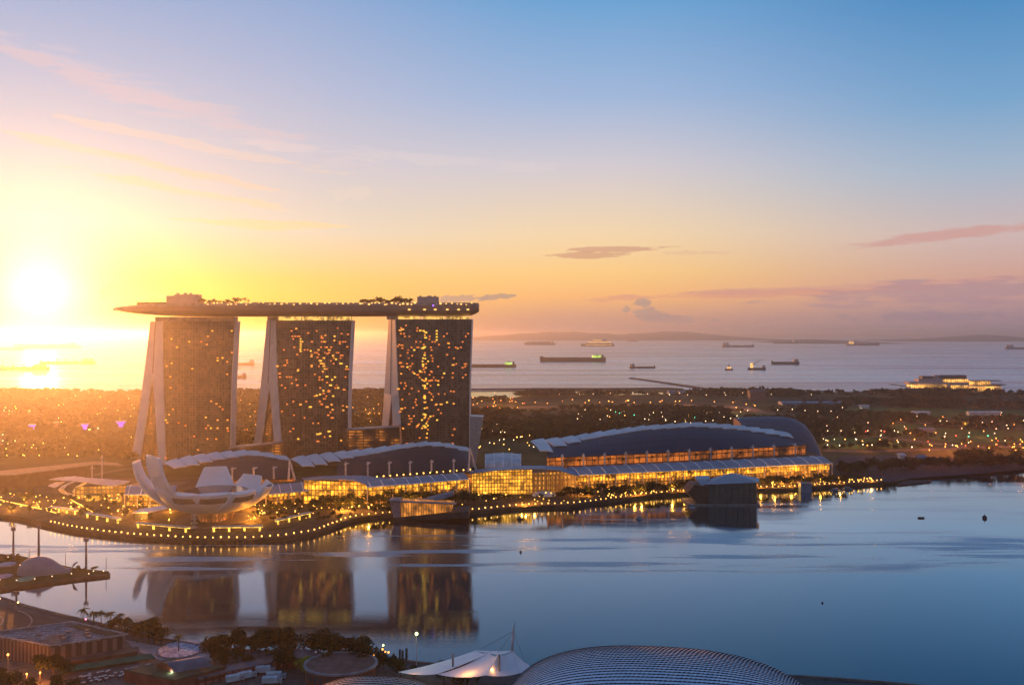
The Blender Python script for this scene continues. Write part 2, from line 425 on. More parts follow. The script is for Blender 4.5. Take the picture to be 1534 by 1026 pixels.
def atrium_mat():
    m, t, b, o = new_mat('atrium_glass')
    g = t.new('ShaderNodeTexCoord').outputs['Object']
    sp = t.new('ShaderNodeSeparateXYZ'); t.l.new(g, sp.inputs[0])
    cx = t.new('ShaderNodeCombineXYZ'); t.l.new(sp.outputs[0], cx.inputs[0]); t.l.new(sp.outputs[2], cx.inputs[1])
    br = t.new('ShaderNodeTexBrick'); t.l.new(cx.outputs[0], br.inputs['Vector']); br.offset = 0
    br.inputs['Scale'].default_value = 1; br.inputs['Brick Width'].default_value = 9; br.inputs['Row Height'].default_value = 3.3
    br.inputs['Mortar Size'].default_value = .8; br.inputs['Color1'].default_value = (1, 1, 1, 1); br.inputs['Color2'].default_value = (.25, .25, .25, 1); br.inputs['Mortar'].default_value = (.05, .05, .05, 1)
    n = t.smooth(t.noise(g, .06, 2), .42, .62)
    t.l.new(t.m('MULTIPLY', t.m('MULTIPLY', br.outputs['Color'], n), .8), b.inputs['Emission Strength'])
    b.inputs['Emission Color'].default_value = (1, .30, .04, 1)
    b.inputs['Base Color'].default_value = (.10, .06, .045, 1); b.inputs['Roughness'].default_value = .3
    m.cycles.emission_sampling = 'NONE'; return m
atr_m = atrium_mat()
winA = emit('window_amber', (1, .36, .045), 1.5); winY = emit('window_yellow', (1, .52, .05), 1.7); winO = emit('window_orange', (1, .24, .03), 1.1)
band_m = emit('crown_band_light', (1, .55, .12), .8, var=.9, scale=.12)

def tower(idx, Y, zt, FL, FR, rear_bot, rear_in, front_in, apex, B_top, label):
    """FL/FR: (z, px) tables of the facade's left and right edges; rear leg pixel positions at the ground; apex (px, z)"""
    T0, TB = 24, 60                               # depth at the top and splay depth at the ground
    base = XZ(interp(0, FL), Y, 0)
    root = thing('hotel_tower', (base.x, Y, LZ), label, 'hotel tower', 'three leaning hotel towers')
    zs = [zt*(i/18) for i in range(19)]
    za = apex[1]
    def fl(z): return XZ(interp(z, FL), Y, z)
    def fr(z): return XZ(interp(z, FR), Y, z)
    # facade block: front slab 11 m deep (whole depth above the apex)
    def fin(z):                                   # inner edge of the front leg, on its end face
        px = apex[0] if z >= za else lerp(front_in, apex[0], z/za)
        return XZ(px, Y+(14 if z < za else 14), z)
    def back(z):                                  # rear outer edge of the end face
        px = lerp(rear_bot, B_top, (z/zt)**.80); d = lerp(TB, T0, z/zt)
        return XZ(px, Y+d, z)
    def rin(z):                                   # inner edge of the rear leg
        px = lerp(rear_in, apex[0], min(1, z/za)); d = lerp(TB-10, 15, min(1, z/za))
        return XZ(px, Y+d, z)
    zl = sorted(set([z for z in zs]+[za]))
    wvec = lambda z: fr(z)-fl(z)
    g = MB()
    rows = []
    for z in zl: rows.append([fl(z), fr(z), fr(z)+(fin(z)-fl(z)), fin(z)] if z < za else [fl(z), fr(z), fr(z)+(back(z)-fl(z)), back(z)])
    for i in range(len(rows)-1):
        a, b_ = rows[i], rows[i+1]
        for j in range(3): g.quad(a[j], a[(j+1) % 4], b_[(j+1) % 4], b_[j])
    g.quad(*rows[-1]); g.build('glass_facade', glass_m, root)
    # rear slab
    g = MB(); rr = []
    for z in [q for q in zl if q <= za]: rr.append([rin(z), rin(z)+wvec(z), back(z)+wvec(z), back(z)])
    for i in range(len(rr)-1):
        a, b_ = rr[i], rr[i+1]
        for j in range(3): g.quad(a[j], a[(j+1) % 4], b_[(j+1) % 4], b_[j])
    g.build('rear_slab', glass_m, root)
    # pale end walls
    def endwall(name, A, B, zz, m, off=-.9):
        g = MB(); o = Vector((off, 0, 0)); th = Vector((1.6, 0, 0))
        r = [[A(z)+o, A(z)+o+th, B(z)+o+th, B(z)+o] for z in zz]
        for i in range(len(r)-1):
            for j in range(4): g.quad(r[i][j], r[i][(j+1) % 4], r[i+1][(j+1) % 4], r[i+1][j])
        g.quad(*r[-1]); return g.build(name, m, root)
    lo = [q for q in zl if q <= za]; hi = [q for q in zl if q >= za]
    endwall('end_wall', fl, fin, lo, fin_m); endwall('end_wall', rin, back, lo, fin_m); endwall('end_wall', fl, back, hi, fin_m)
    endwall('joint_line', lambda z: lerp(fl(z), back(z), .50), lambda z: lerp(fl(z), back(z), .56), hi, mat('joint_brown', (.3, .24, .22), .8), -1.1)  # darker brown strip down the joint of the upper end wall
    # right fin
    g = MB()
    for z0, z1 in zip(zs, zs[1:]):
        g.prism([fr(z0)+Vector(v) for v in ((0,-1.2,0),(1.1,-1.2,0),(1.1,16,0),(0,16,0))], [fr(z1)+Vector(v) for v in ((0,-1.2,0),(1.1,-1.2,0),(1.1,16,0),(0,16,0))])
    g.build('edge_fin', fin_m, root)
    # atrium between the legs
    g = MB(); r = [[fin(z)+Vector((3, 0, 0)), rin(z)+Vector((3, 0, 0))] for z in lo]
    for i in range(len(r)-1): g.quad(r[i][0], r[i][1], r[i+1][1], r[i+1][0])
    g.build('atrium', atr_m, root)
    # vertical joints of the facade
    for q in (.16, .335, .5, .665, .83):
        g = MB()
        for z0, z1 in zip(zs, zs[1:]):
            a, b_ = lerp(fl(z0), fr(z0), q), lerp(fl(z1), fr(z1), q)
            g.prism([a+Vector(v) for v in ((-.3,-.35,0),(.3,-.35,0),(.3,0,0),(-.3,0,0))], [b_+Vector(v) for v in ((-.3,-.35,0),(.3,-.35,0),(.3,0,0),(-.3,0,0))])
        g.build('facade_rib', mat('rib_metal', (.17, .135, .115), .5), root)
    # crown band
    g = MB(); tl, tr = fl(zt), fr(zt)
    zc = 183.8
    for q0, q1, dy in ((.03, .30, 3), (.36, .62, 3), (.66, .97, 3)):
        a, b_ = lerp(tl, tr, q0), lerp(tl, tr, q1)
        g.box(a.x, b_.x, Y+dy, Y+18, zt, zc)
    g.build('crown_lobby', band_m if idx else mat('crown_wall', (.5, .42, .36), .6), root)
    g = MB(); g.box(tl.x-12, tl.x+2, Y+6, Y+20, zt, zc); g.build('crown_wall', mat('crown_wall', (.5, .42, .36), .6), root)
    return root, fl, fr
tw = []
tw.append(tower(0, 1000, 178.3, [(0,248.5),(60,246.5),(110,245),(178.3,243.6)], [(0,345),(60,346),(110,347.5),(178.3,352.5)], 196, 210, 238.5, (229.5,114), 226, 'leftmost of the three hotel towers, washed orange by the low sun'))
tw.append(tower(1, 995, 179.2, [(0,425.5),(60,419),(110,415.5),(178.3,413)], [(0,521.5),(60,521.5),(110,522.5),(178.3,527)], 377, 388, 414.5, (404.5,102), 400.5, 'middle hotel tower of the three with scattered lit windows'))
tw.append(tower(2, 985, 180.5, [(0,604),(50,601),(90,597),(178.3,593)], [(0,703),(60,703),(110,703.5),(178.3,706.5)], 568, 576, 592, (587.5,88), 583, 'rightmost of the three hotel towers, darkest, with the most lit windows'))
# lit windows: small panes fixed on the facades
pane = {}
def lit(idx, q, fl_, m, wd=1):
    root, fl, fr = tw[idx]; z = 4+fl_*3.3
    p = lerp(fl(z), fr(z), q)-Vector(root['_o'])-Vector((0, .25, 0))
    key = (m.name, wd)
    if key not in pane:
        g = MB(); g.box(-1.15*wd, 1.15*wd, 0, .3, 0, 1.6); o = g.build('lit_window', m); o.parent = root; o.location = p; pane[key] = o; return
    o = pane[key].copy(); C.objects.link(o); o.parent = root; o.location = p
cnt = [0, 0, 0]
def put(idx, q, f, m, wd=1):
    if cnt[idx] >= 98 or not (0 < q < 1) or not 0 <= f <= 52: return
    cnt[idx] += 1; lit(idx, q, f, m, wd)
R = random.Random(5)
ms = [winA, winA, winY, winO, winO]
for q, f in [(.69,49),(.78,39),(.78,38),(.92,37.6),(.96,49),(.85,39),(.12,46),(.2,43),(.63,47),(.62,44),(.05,36),(.12,37),(.1,32),(.1,28),(.7,23),(.78,22),(.83,21),(.93,33),(.98,41),(.7,13),(.8,13),(.62,17),(.65,9),(.78,9),(.02,16),(.04,15),(.07,18),(.5,5),(.13,20),(.66,14),(.95,13),(.95,16),(.8,16),(.37,45),(.42,35)]: put(0, q, f, R.choice(ms[:3]))
for _ in range(8): put(0, R.random(), R.randrange(2, 51), winO)
for k in range(34): put(1, R.gauss(.68, .09), R.randrange(8, 48), R.choice(ms), R.choice((1, 1, 1.6)))
for k in range(6): put(1, .33, 46-k*.9, winY)
for k in range(54): put(1, R.random(), R.triangular(3, 51, 44), R.choice(ms), R.choice((1, 1, 1.5)))
for k in range(46): put(2, .36+R.gauss(0, .025), R.uniform(9, 50), R.choice([winY, winY, winA]), R.choice((.8, 1, 1.4)))
for k in range(4): put(2, .54, 49-k*1.1, winY)
for k in range(46): put(2, R.random(), R.triangular(3, 51, 48), R.choice(ms), R.choice((1, 1, 1.5)))
# the many dimmer lights near the top of the facades, one part per tower
for idx, n in ((1, 70), (2, 110)):
    root, fl, fr = tw[idx]; g = MB()
    for k in range(n):
        z = 4+3.3*round(R.triangular(4, 52, 46)); q = R.uniform(.03, .5 if idx == 2 and k % 2 else .97); p = lerp(fl(z), fr(z), q)
        g.box(p.x-1, p.x+1, p.y-.2, p.y+.1, z, z+1.6)
    tag(g.build('dim_window', winO, root), kind='stuff')

# ------------------------------------------------------------------ sky park
hull_m = mat('hull_panel', (.30, .205, .155), .45, var=.10, scale=.06)
sp_root = thing('sky_deck', (-230, 1005, 184), 'long boat-shaped sky deck spanning the tops of the three hotel towers', 'sky deck')
xs = [165, 168, 174, 185, 205, 235, 275, 330, 400, 480, 560, 640, 690, 706, 713, 717.5]
hw = [.3, 3, 6.5, 10.5, 14.5, 17.5, 19.5, 20, 20, 20, 20, 20, 20, 18.5, 15, 9]
def hullY(px): return 1008-8*sin(pi*(px-165)/552)*1.0 - (px-165)*.014
TOPZ = [(165,193.6),(200,196.5),(235,198.3),(300,199),(500,199.2),(717,199.4)]
BOTZ = [(165,193),(185,189.5),(210,187),(250,184.6),(300,183.8),(500,183.8),(700,184.2),(710,186),(717.5,190)]
rows = []
for px, h in zip(xs, hw):
    yc = hullY(px); x = XZ(px, 1000, 0).x; zt_, zb = interp(px, TOPZ), interp(px, BOTZ); r = []
    for j in range(13):
        t = pi*j/12; r.append(Vector((x, yc-h*cos(t), lerp(zt_-2.2, zb, abs(sin(t))**.55))))
    r = [Vector((x, yc-h*1.0, zt_))]+r+[Vector((x, yc+h*1.0, zt_))]
    rows.append(r)
g = MB(); g.grid(rows, close=True); g.f.append(tuple(reversed(range(15)))); g.f.append(tuple(range(len(g.v)-15, len(g.v))))
g.build('hull', hull_m, sp_root, smooth=False)
# rim fascia (slightly proud, paler)
g = MB()
for a, b_ in zip(rows, rows[1:]):
    o = Vector((0, -.5, 0)); z0 = Vector((0, 0, -2.4)); z1 = Vector((0, 0, .9))
    g.prism([a[0]+o+z0, b_[0]+o+z0, b_[0]+z0-o, a[0]+z0-o], [a[0]+o+z1, b_[0]+o+z1, b_[0]+z1-o, a[0]+z1-o])
g.build('rim', mat('rim_panel', (.34, .28, .26), .5), sp_root)
# lift and restaurant blocks, railing pavilions
box_m = mat('rooftop_block', (.42, .33, .31), .7, var=.08)
def blk(px0, px1, py0, py1, Y0, D, name='rooftop_block', m=None):
    a, b_ = P(px0, py1, Y0), P(px1, py0, Y0)
    g = MB(); g.box(a.x, b_.x, Y0, Y0+D, a.z-1, b_.z); 
    return g.build(name, m or box_m, sp_root)
blk(261, 296, 441, 457, 1002, 14); blk(249, 261, 443, 457, 1006, 10); blk(625, 656, 444.5, 457, 992, 14)
for a, b_ in ((264,267),(275,279),(284,286),(628,631),(640,646),(650,653)): blk(a, b_, 438.6 if a < 400 else 443, 441.5 if a < 400 else 446, 1006 if a < 400 else 996, 4, 'rooftop_plant')
blk(656, 690, 454.6, 459, 990, 18, 'pavilion', mat('pavilion_brown', (.12, .08, .06), .7)); blk(690, 713, 455.8, 460, 990, 14, 'pavilion', mat('pavilion_brown', (.12, .08, .06), .7))
blk(205, 248, 452.5, 457.5, 1003, 10, 'pavilion', mat('pavilion_brown', (.12, .08, .06), .7))
blk(378, 420, 452.8, 457.5, 998, 10, 'pavilion', mat('pavilion_brown', (.12, .08, .06), .7)); blk(425, 535, 453.3, 457.5, 996, 12, 'pavilion', mat('pavilion_brown', (.12, .08, .06), .7))
wl = emit('deck_light_glow', (1, .50, .12), 2.2); wv = emit('violet_glow', (.35, .12, 1), 2.2)
g0 = None
for px in list(range(306, 380, 7))+list(range(386, 540, 9))+list(range(545, 624, 6))+list(range(660, 714, 8)):
    p = P(px+R.uniform(-2, 2), R.uniform(453.5, 456.5), hullY(px)-20.6)
    if g0 is None: g0 = MB().sphere((0, 0, 0), .9, 6, 4).build('deck_lamp', wl); g0.parent = sp_root; o = g0
    else: o = g0.copy(); C.objects.link(o); o.parent = sp_root
    o.location = p-Vector(sp_root['_o']); s = R.uniform(.55, 1.2); o.scale = (s*1.5, s, s)
for px in (613, 636, 652, 670, 687, 701):
    p = P(px, 463.8, hullY(px)-21); o = g0.copy(); o.name = 'underside_lamp'; C.objects.link(o); o.parent = sp_root; o.location = p-Vector(sp_root['_o']); o.scale = (2, 1, 1)
o = MB().sphere(P(649, 457.5, 978), 1.2, 6, 4).build('violet_lamp', wv, sp_root)
# ------------------------------------------------------------------ trees (prototypes)
def leaf_mesh(name, centers, radii, n, size, seed, flat=.8):
    r = np.random.default_rng(seed); C_ = np.array(centers, float); Ra = np.array(radii, float)
    idx = r.choice(len(C_), n, p=Ra**2/np.sum(Ra**2))
    d = r.normal(size=(n, 3)); d /= np.linalg.norm(d, axis=1)[:, None]
    rr = Ra[idx]*(.55+.5*r.random(n)**.6); pos = C_[idx]+d*rr[:, None]*np.array([1, 1, flat])
    a = r.normal(size=(n, 3)); a /= np.linalg.norm(a, axis=1)[:, None]
    b_ = np.cross(a, r.normal(size=(n, 3))); b_ /= np.linalg.norm(b_, axis=1)[:, None]
    s = size*(.6+.8*r.random(n))[:, None]
    v = np.stack([pos-a*s, pos+b_*s*.6, pos+a*s, pos-b_*s*.6], 1).reshape(-1, 3)
    me = bpy.data.meshes.new(name); me.from_pydata(v.tolist(), [], np.arange(n*4).reshape(-1, 4).tolist()); me.update()
    return me
def leaf_mat(name, c1, c2):
    m, t, b, o = new_mat(name)
    g = t.new('ShaderNodeTexCoord').outputs['Object']; oi = t.new('ShaderNodeObjectInfo').outputs['Random']
    f = t.m('MULTIPLY_ADD', oi, .5, t.m('MULTIPLY', t.noise(g, .5, 3), .6))
    t.l.new(t.mix(f, (*c1, 1), (*c2, 1)), b.inputs['Base Color']); b.inputs['Roughness'].default_value = .8; b.inputs['Specular IOR Level'].default_value = .2
    return m
leafm = leaf_mat('dark_foliage', (.012, .020, .008), (.040, .046, .014)); palmm = leaf_mat('palm_foliage', (.03, .045, .012), (.07, .075, .025))
shadem = leaf_mat('shade_foliage', (.012, .022, .010), (.035, .050, .018))
limem = leaf_mat('lime_foliage', (.18, .24, .03), (.30, .34, .05))
barkm = mat('bark', (.07, .05, .035), .9)
def tree_proto(seed, h=9., w=4.2, lobes=7, n=420, size=.55, m=None, name='broadleaf_tree'):
    r = random.Random(seed); root = thing(name, (0, 0, 0), 'tree', 'tree')
    cs, rs = [], []
    for k in range(lobes):
        a = r.random()*6.28; q = w*r.uniform(.2, .75); cs.append((cos(a)*q, sin(a)*q, h*r.uniform(.5, .85))); rs.append(w*r.uniform(.32, .6))
    me = leaf_mesh('crown', cs, rs, n, size, seed); me.materials.append(m or leafm)
    o = bpy.data.objects.new('crown', me); C.objects.link(o); o.parent = root
    g = MB(); g.tube([(0, 0, -.3), (.1, 0, h*.25), (.2, .1, h*.5)], [h*.03, h*.022, h*.016], 6)
    for c_ in cs[:4]: g.tube([(.15, .05, h*.35), tuple(lerp(Vector((.15, .05, h*.35)), Vector(c_), .8))], [h*.014, h*.006], 5)
    g.build('trunk', barkm, root); return root
def palm_proto(seed, h=10.):
    r = random.Random(seed); root = thing('palm_tree', (0, 0, 0), 'palm', 'palm tree')
    MB().tube([(0, 0, -.3), (.15, .1, h*.4), (.1, -.1, h*.85)], [.28, .2, .16], 6).build('trunk', barkm, root)
    g = MB()
    for k in range(26):
        a = k*2.4+r.random(); L = h*r.uniform(.24, .33); up = r.uniform(-.5, 1.1); dx, dy = cos(a), sin(a); prev = None
        for i in range(5):
            t = i/4; p = Vector((dx*L*t+.1, dy*L*t-.1, h*.85+L*(up*t*.8-t*t*.75))); wd = .42*(1-t*.75); s = Vector((-dy*wd, dx*wd, -.18)); s2 = Vector((dy*wd, -dx*wd, -.18))
            if prev: g.quad(prev[0], prev[1], p, p+s); g.quad(prev[1], prev[2], p+s2, p)
            prev = (p+s, p, p+s2)
    g.build('crown', palmm, root); return root
trees = [tree_proto(11), tree_proto(12, 8.5, 4.6, 6), tree_proto(13, 10, 3.8, 8), tree_proto(14, 7.5, 4.8, 7)]
big_trees = [tree_proto(21, 10, 4.6, 9, 1100, .42, shadem, 'shade_tree'), tree_proto(22, 8.5, 5, 8, 1000, .42, shadem, 'shade_tree'), tree_proto(23, 11, 4.0, 9, 1000, .42, shadem, 'shade_tree')]
young = [tree_proto(41, 7, 3.0, 6, 300, .5, None, 'young_tree'), tree_proto(42, 8, 2.6, 5, 280, .5, None, 'young_tree')]
palms = [palm_proto(1), palm_proto(2, 9)]
used_proto = set()
def plant(protos, loc, label, group=None, scale=1., k=None, sz=None):
    p = protos[R.randrange(len(protos)) if k is None else k]
    rz = R.random()*6.28
    if p.name not in used_proto:
        used_proto.add(p.name); o = p; o.location = loc; o.rotation_euler = (0, 0, rz); o.scale = (scale, scale, scale*(sz or 1)); o['label'] = label
    else: o = copy_tree(p, loc, rz, label, scale, sz)
    if group: o['group'] = group
    return o

# ------------------------------------------------------------------ halls with stepped roofs
roof_m = mat('dark_roof', (.006, .026, .055), .5, var=.2, scale=.03, spec=.3)
roof_b = mat('brown_roof', (.035, .030, .036), .5, var=.2, scale=.03, spec=.3)
scale_m = mat('pale_roof_leaf', (.66, .64, .66), .45, var=.10, scale=.05)
col_m = mat('mast_white', (.55, .47, .45), .5)
def grid_emit(name, col, strength, bw, rh, mortar, var=.75, nscale=.08, sample=True, floor=.12):
    m, t, b, o = new_mat(name)
    g = t.new('ShaderNodeNewGeometry').outputs['Position']
    sp = t.new('ShaderNodeSeparateXYZ'); t.l.new(g, sp.inputs[0])
    cx = t.new('ShaderNodeCombineXYZ'); t.l.new(t.m('ADD', sp.outputs[0], t.m('MULTIPLY', sp.outputs[1], .25)), cx.inputs[0]); t.l.new(sp.outputs[2], cx.inputs[1])
    br = t.new('ShaderNodeTexBrick'); t.l.new(cx.outputs[0], br.inputs['Vector']); br.offset = 0
    br.inputs['Scale'].default_value = 1; br.inputs['Brick Width'].default_value = bw; br.inputs['Row Height'].default_value = rh; br.inputs['Mortar Size'].default_value = mortar
    br.inputs['Color1'].default_value = (1, 1, 1, 1); br.inputs['Color2'].default_value = (.35, .35, .35, 1); br.inputs['Mortar'].default_value = (floor,)*3+(1,)
    n = t.smooth(t.noise(g, nscale, 3, .7), .35, .65, 1-var, 1+var)
    t.l.new(t.m('MULTIPLY', t.m('MULTIPLY', br.outputs['Color'], n), strength), b.inputs['Emission Strength'])
    b.inputs['Emission Color'].default_value = (*col, 1); b.inputs['Base Color'].default_value = (.15, .10, .06, 1)
    if not sample: m.cycles.emission_sampling = 'NONE'
    return m
arc_m = grid_emit('arcade_interior', (1, .38, .025), 2.0, 3.6, 5.2, .5, .95, .16)
terr_m = grid_emit('terrace_interior', (1, .24, .03), .5, 7, 6, .6, .9, .05)
shop_m = grid_emit('shop_interior', (1, .33, .03), .75, 4.5, 7, .9, 1.0, .14)
atriumL = grid_emit('galleria_interior', (1, .42, .03), 1.9, 3, 3.6, .5, .75, .10)

def hall(name, label, zf, F, Bk, D, x0, x1, scales, roofm, step):
    """F: front roof edge (px,py) at height zf, Bk: ridge (px,py) D metres further back"""
    def Yf(px): return (CAMZ-zf)*FPX/(interp(px, F)-HY)
    def S(px, t, up=0):
        a = P(px, interp(px, F), Yf(px)); b_ = P(px, interp(px, Bk), Yf(px)+D)
        p = lerp(b_, a, t); p.z += 3.0*sin(pi*min(max(t, 0), 1))*min(1, (b_.z-a.z)/14)+up; return p
    base = S(lerp(x0, x1, .5), 1); root = thing(name, (base.x, base.y, LZ), label, 'hall')
    N = 40; g = MB(); xs = [lerp(x0, x1, i/N) for i in range(N+1)]
    T = [0, .2, .4, .6, .8, 1]
    top = [[S(x, t) for x in xs] for t in T]; bot = [[S(x, t)-Vector((0, 0, 1.2)) for x in xs] for t in T]
    g.grid(top); g.grid([[*r] for r in reversed(bot)]); g.grid([top[-1], bot[-1]]); g.grid([[r[0] for r in top], [r[0] for r in bot]][::-1]); g.grid([[r[-1] for r in top], [r[-1] for r in bot]])
    g.build('roof', roofm, root, smooth=False)
    # seams of the roof sheets
    for i in range(2, N, 3):
        sg = MB(); pts = [S(xs[i], t, .12) for t in T]; sg.tube(pts, .12, 4); sg.build('roof_seam', mat('roof_seam', (.03, .045, .065), .5), root)
    # body under the roof
    g = MB(); fr = [S(x, 1) for x in xs]; bk = [S(x, 0) for x in xs]
    g.grid([[Vector((p.x, p.y+9, p.z-1)) for p in fr], [Vector((p.x, p.y+9, LZ)) for p in fr]])
    g.build('front_wall', terr_m, root)
    g = MB(); g.grid([[Vector((p.x, p.y-.5, p.z-1)) for p in bk], [Vector((p.x, p.y-.5, LZ)) for p in bk]])
    for q in (0, -1): g.quad(fr[q]+Vector((0, 9, -1)), bk[q]+Vector((0, 0, -1)), Vector((bk[q].x, bk[q].y, LZ)), Vector((fr[q].x, fr[q].y+9, LZ)))
    g.build('back_wall', mat('hall_wall', (.14, .11, .09), .7), root)
    # overlapping pale roof leaves along the ridge
    for i, (sx, h, sh, wd) in enumerate(scales):
        g = MB(); Hp = max(4, interp(sx, F)-interp(sx, Bk)); t1 = min(1.1, h/Hp); rr = []
        for q in range(6):
            u = q/5; x = lerp(sx, sx+wd, u); c_ = .35*sin(pi*u)*(h/12)
            rr.append([S(x+sh*t, t*t1*(.80+.20*u)-.06, .8+c_+(1-t)*1.6+1.5*u) for t in (0, .33, .66, 1)])
        g.grid(rr); g.grid([[p-Vector((0, 0, .9)) for p in r] for r in reversed(rr)])
        edge = [r[0] for r in rr]+rr[-1][1:]+[r[-1] for r in reversed(rr[:-1])]+rr[0][1:-1][::-1]
        for a, b_ in zip(edge, edge[1:]+edge[:1]): g.quad(a, b_, b_-Vector((0, 0, .9)), a-Vector((0, 0, .9)))
        g.build('roof_leaf', scale_m, root)
    return root, S, Yf
hR = [20,14,11,9,8,7,6,5,5,5,5,5,5,6,6,7,8,9]
convention, SR, YR = hall('exhibition_hall', 'largest hall at the right with long dark blue arched roof edged by pale overlapping leaves', 36,
    [(790,687),(833,684),(900,681.5),(1000,677),(1100,671.5),(1180,667.5),(1213,664.5)], [(790,665),(840,661),(900,652),(960,644),(1040,638.5),(1100,642),(1180,651),(1213,663)], 55, 820, 1211,
    [(795+21.5*i, h, 14-i*.3, 19.5) for i, h in enumerate(hR)], roof_m, 31)
hM = [17,18,16,13,11,9,7,5,4,4,4,4,4]
casino, SM, YM = hall('casino_hall', 'middle hall with dark arched roof just below the rightmost tower', 24.5,
    [(430,716),(545,712.5),(620,711),(706,707)], [(430,693),(445,690),(500,683.5),(545,679),(600,672),(640,668),(670,670),(706,678)], 50, 505, 706,
    [(436+20.5*i, h, 17-i, 18.5) for i, h in enumerate(hM)], roof_b, 32)
hL = [14,16,15,13,11,8,6,5,4]
theatre, SL, YL = hall('theatre_hall', 'left hall with brown arched roof behind the white lotus museum', 24.5,
    [(240,722),(330,719),(440,716)], [(240,699),(285,689),(330,683.5),(370,680.5),(400,684),(440,692)], 50, 310, 438,
    [(246+20.5*i, h, 15-i, 18.5) for i, h in enumerate(hL)], roof_b, 32)
# masts standing in front of the halls
def masts(root, S, pxs, h, zb, m=col_m):
    for i, x in enumerate(pxs):
        p = S(x, 1); g = MB(); g.tube([(p.x, p.y-4, zb), (p.x, p.y-4, zb+h)], [.95, .75], 8); g.build('mast', m, root)
        g = MB(); g.box(p.x-1.5, p.x+1.5, p.y-5.5, p.y+4, zb+h*.82, zb+h*.82+.6); g.build('mast_arm', m, root)
masts(convention, SR, [842+31.6*i for i in range(12)], 15, 24); masts(casino, SM, [519,552,584,615,647,680], 14, 25); masts(theatre, SL, [350,382,412], 12, 25)
def aframe(px, pyt, pyb, Y, sp, root):
    for s in (-1, 1):
        a, b_ = P(px, pyt, Y), P(px+s*sp if s > 0 else px-2, pyb, Y+s*3); MB().tube([b_, a], [1.1, .9], 8).build('mast_leg', col_m, root)
aframe(704, 672, 706, YM(706)-8, 10, casino); aframe(434, 690, 718, YL(438)-8, 8, theatre)

# curved shed beyond the exhibition hall
sh = thing('vaulted_shed', XZ(1165, 985, LZ), 'blue grey vaulted shed behind the right end of the exhibition hall', 'hall')
rows = []
prof = [(1108,629.5),(1130,628),(1160,627),(1185,627.5),(1202,631),(1214,638),(1221,648),(1225,662),(1226,689)]
for q in range(11):
    t = q/10; Y = 1012-46*t; r = []
    for px, py in prof:
        zt_ = max(LZ, P(px, py, 985).z); r.append(Vector((XZ(px+t*10*(px < 1200), 985, 0).x, Y, lerp(LZ, zt_, 1-.62*t**2.2))))
    rows.append(r)
MB().grid(rows).build('vault_roof', mat('shed_roof', (.07, .10, .14), .5, var=.1), sh, smooth=True)
sw = mat('shed_wall', (.22, .16, .13), .7)
MB().grid([[r[0] for r in rows], [Vector((r[0].x, r[0].y, LZ)) for r in rows]]).build('end_wall', sw, sh)
MB().grid([rows[-1], [Vector((p.x, p.y, LZ)) for p in rows[-1]]]).build('front_wall', sw, sh)

# ------------------------------------------------------------------ arcade canopies
can_m = mat('canopy_panel', (.27, .30, .38), .4, var=.08, scale=.05)
rib_m = mat('canopy_rib', (.85, .83, .85), .5)
def canopy(name, label, px0, px1, F, zf, hgt, D, nr, skew=12, glow=True, glow_m=None):
    def fp(px): Y = (CAMZ-zf)*FPX/(interp(px, F)-HY); return XZ(px, Y, zf)
    c0 = fp((px0+px1)/2); root = thing(name, (c0.x, c0.y+5, 3), label, 'canopy')
    def S(px, t, up=0):
        p = fp(px); p2 = fp(px-skew*t) if skew else p
        return Vector((p2.x, p2.y+D*t, zf+hgt*sin(min(1, t*1.15)*pi/2)+up))
    N = 24; T = [i/8 for i in range(9)]; xs = [lerp(px0, px1, i/N) for i in range(N+1)]
    g = MB(); top = [[S(x, t) for x in xs] for t in T]; g.grid(top); g.grid([[p-Vector((0, 0, .5)) for p in r] for r in reversed(top)])
    g.grid([[p for p in top[0]], [p-Vector((0, 0, .5)) for p in top[0]]]); g.build('vault', can_m, root, smooth=False)
    for i in range(nr):
        x = lerp(px0, px1, (i+.3)/nr); MB().tube([S(x, t, .2) for t in T], .42, 5).build('rib', rib_m, root)
    MB().tube([S(x, 0, .1) for x in xs], .45, 5).build('eave', rib_m, root)
    if glow:
        w0 = [fp(x)+Vector((0, 9, 0)) for x in xs]
        MB().grid([[Vector((p.x, p.y, zf-.5)) for p in w0], [Vector((p.x, p.y, 10.5)) for p in w0]]).build('lit_arcade', glow_m or arc_m, root)
        MB().grid([[Vector((p.x, p.y+.4, 10.6)) for p in w0], [Vector((p.x, p.y+.4, 3)) for p in w0]]).build('shopfront', shop_m, root)
        for i in range(nr+1):
            p = fp(lerp(px0, px1, i/nr)); MB().tube([(p.x, p.y+1, 3), (p.x, p.y+1, zf)], .5, 6).build('column', col_m, root)
    # deck behind the vault
    bk = [S(x, 1) for x in xs]; MB().grid([bk, [Vector((p.x, p.y+30, p.z-2)) for p in bk]]).build('terrace', mat('terrace_deck', (.16, .11, .08), .8), root)
    return root, S, fp
cR, CS_R, _ = canopy('arcade_canopy', 'long blue ribbed arcade canopy under the largest hall', 862, 1247, [(862,712),(1000,705.5),(1247,694)], 19, 6.5, 14, 19)
cM, CS_M, _ = canopy('arcade_canopy', 'blue ribbed arcade canopy below the middle hall', 550, 703, [(550,730),(620,724.5),(703,717.5)], 20.5, 4.6, 14, 8)
cL, CS_L, _ = canopy('arcade_canopy', 'short ribbed canopy just right of the white lotus museum', 398, 484, [(398,741),(484,733)], 15, 6.5, 14, 5, 10)
cK, CS_K, _ = canopy('arcade_canopy', 'fan shaped grey canopy just left of the white lotus museum', 186, 262, [(186,741),(262,741)], 15, 6, 14, 4, 6)

